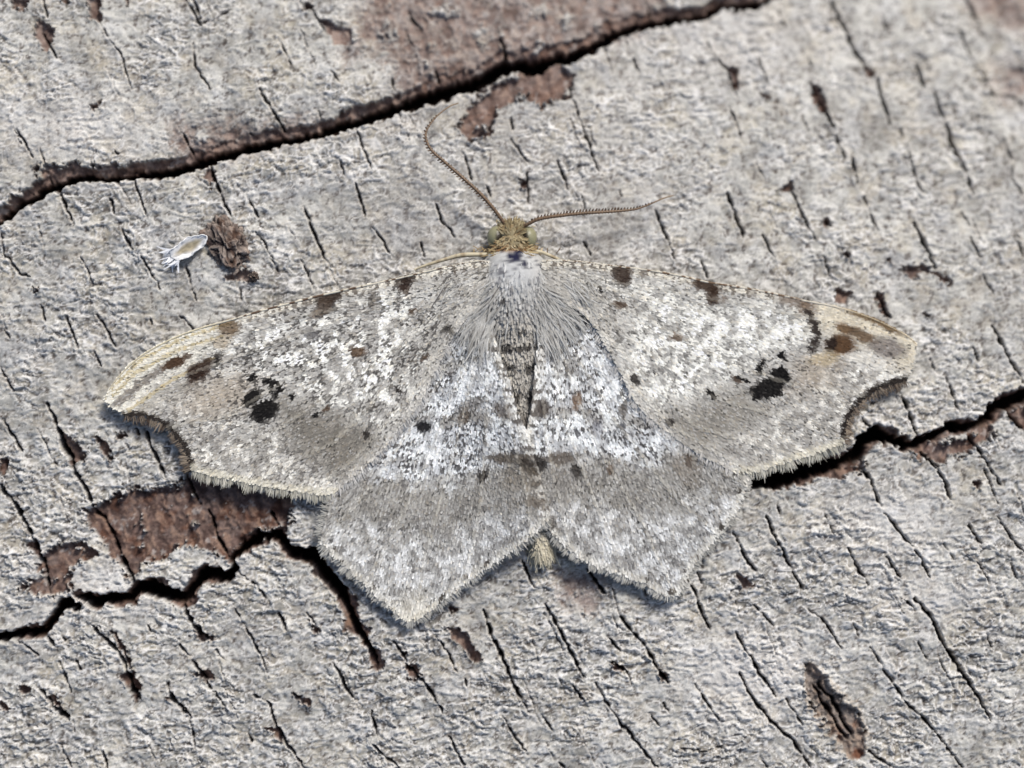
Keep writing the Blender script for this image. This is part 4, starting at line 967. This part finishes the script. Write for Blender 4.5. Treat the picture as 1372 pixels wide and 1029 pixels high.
# ================================================================== LITTLE THINGS LYING ON THE WOOD
def husk():
    """An open papery bud husk, rounded at one end, frayed into bristles at the other."""
    nu, nv = 34, 22
    ax = math.radians(36); ca, sa = math.cos(ax), math.sin(ax)
    s = np.linspace(0, 1, nu); th = np.linspace(math.radians(-152), math.radians(-28 + 20), nv)
    Sg, Th = np.meshgrid(s, th, indexing='ij')
    w = 15 * np.sqrt(np.clip(1 - (1 - Sg) ** 2.6, 0, 1)) * (1 - .35 * Sg ** 2)
    along = 60 * Sg * (1 - .10 * np.abs(np.cos(Th)) * Sg)
    w = w * (1 + .3 * perlin(Sg * 3.5, Th * 1.2, 477) + .15 * perlin(Sg * 9, Th * 2, 479))
    lat = w * np.cos(Th); up = .030 * np.sin(Th) * np.sqrt(np.clip(1 - (1 - Sg) ** 2.6, 0, 1)) + .038
    up = up + .004 * perlin(Sg * 6, Th * 3, 471)
    x0, y0 = 277, 316
    x = x0 - along * ca + lat * sa; y = y0 + along * sa * .82 + lat * ca
    z = up + .004 + z_log(x, y)
    col = np.broadcast_to(lin((236, 236, 236)), x.shape + (3,)).copy()
    col = mixc(col, .9 * ell(Sg, Th, .5, -1.5, .38, .55, 0, .4), (150, 138, 108))
    idx = np.arange(nu * nv).reshape(nu, nv)
    F = np.stack([idx[:-1, :-1], idx[:-1, 1:], idx[1:, 1:], idx[1:, :-1]], -1).reshape(-1, 4)
    ob = mesh_obj('husk', W(x, y, z).reshape(-1, 3), F, M_HUSK, None, col)
    so = ob.modifiers.new('thickness', 'SOLIDIFY'); so.thickness = .0035
    tag(ob, 'tiny white papery husk with a frayed end beside the brown crumb', 'husk')
    N = 45
    k = rng.integers(0, nv, N); bx, by = x[-1, k] + rng.normal(0, 1, N), y[-1, k] + rng.normal(0, 1, N)
    an = rng.normal(0, .35, N) + .5 * (lat[-1, k] / 12)
    d = np.stack([-ca * np.cos(an) + sa * np.sin(an), -(sa * .82) * np.cos(an) - ca * np.sin(an)], 1)
    blades('bristle_fringe', M_HUSK, ob, W(bx, by, z[-1, k]), d, rng.normal(11, 4, N) / S, rng.normal(2.2, .5, N) / S, rng.normal(.0, .008, N), np.broadcast_to(lin((228, 230, 234)), (N, 3)) * rng.normal(1, .05, N)[:, None], seg=3, tip=.3, curl=rng.normal(0, .15, N))
    return ob
husk()

def crumb(cx, cy, rx, ry, rz, label, seed, dark, ang=0.0):
    from mathutils import noise
    p = W(cx, cy, float(z_log(cx, cy)))
    nu, nv = 96, 54
    U, Vv = np.meshgrid(np.linspace(0, 2 * np.pi, nu, endpoint=False), np.linspace(-np.pi / 2 + .02, np.pi / 2 - .02, nv))
    D = np.stack([np.cos(U) * np.cos(Vv), np.sin(U) * np.cos(Vv), np.sin(Vv)], -1).reshape(-1, 3)
    n1 = np.array([noise.fractal(Vector(d * 1.7) + Vector((seed, 0, 0)), .9, 2.1, 5) for d in D])
    n2 = np.array([noise.fractal(Vector(d * 4.5) + Vector((0, seed, 3)), .7, 2.1, 4) for d in D])
    r = 1 + .38 * n1 + .22 * n2
    V = D * r[:, None] * np.array([rx / S, ry / S, rz]); V[:, 2] += rz * .35 * n2
    c = np.broadcast_to(lin((112, 101, 94)), (len(D), 3)).copy()
    c = mixc(c, .8 * sstep(.0, .4, n2), (160, 147, 137)); c = mixc(c, dark * sstep(-.02, .3, -n2), (50, 42, 42)); c = mixc(c, .4 * sstep(.15, .5, n1), (112, 84, 66))
    idx = np.arange(nu * nv).reshape(nv, nu)
    F = np.stack([idx[:-1], np.roll(idx, -1, 1)[:-1], np.roll(idx, -1, 1)[1:], idx[1:]], -1).reshape(-1, 4)
    ob = mesh_obj('crumb', V, F, M_CRUMB, None, c)
    ob.location = (p[0], p[1], p[2] + rz * .35); ob.rotation_euler = (0, 0, math.radians(ang))
    return tag(ob, label, 'crumb')
crumb(304, 327, 27, 34, .02, 'rough dark brown bark crumb beside the white husk', 3, .95, 28)
crumb(341, 371, 7, 6, .02, 'very small round brown crumb between the bark crumb and the wing', 8, .3)
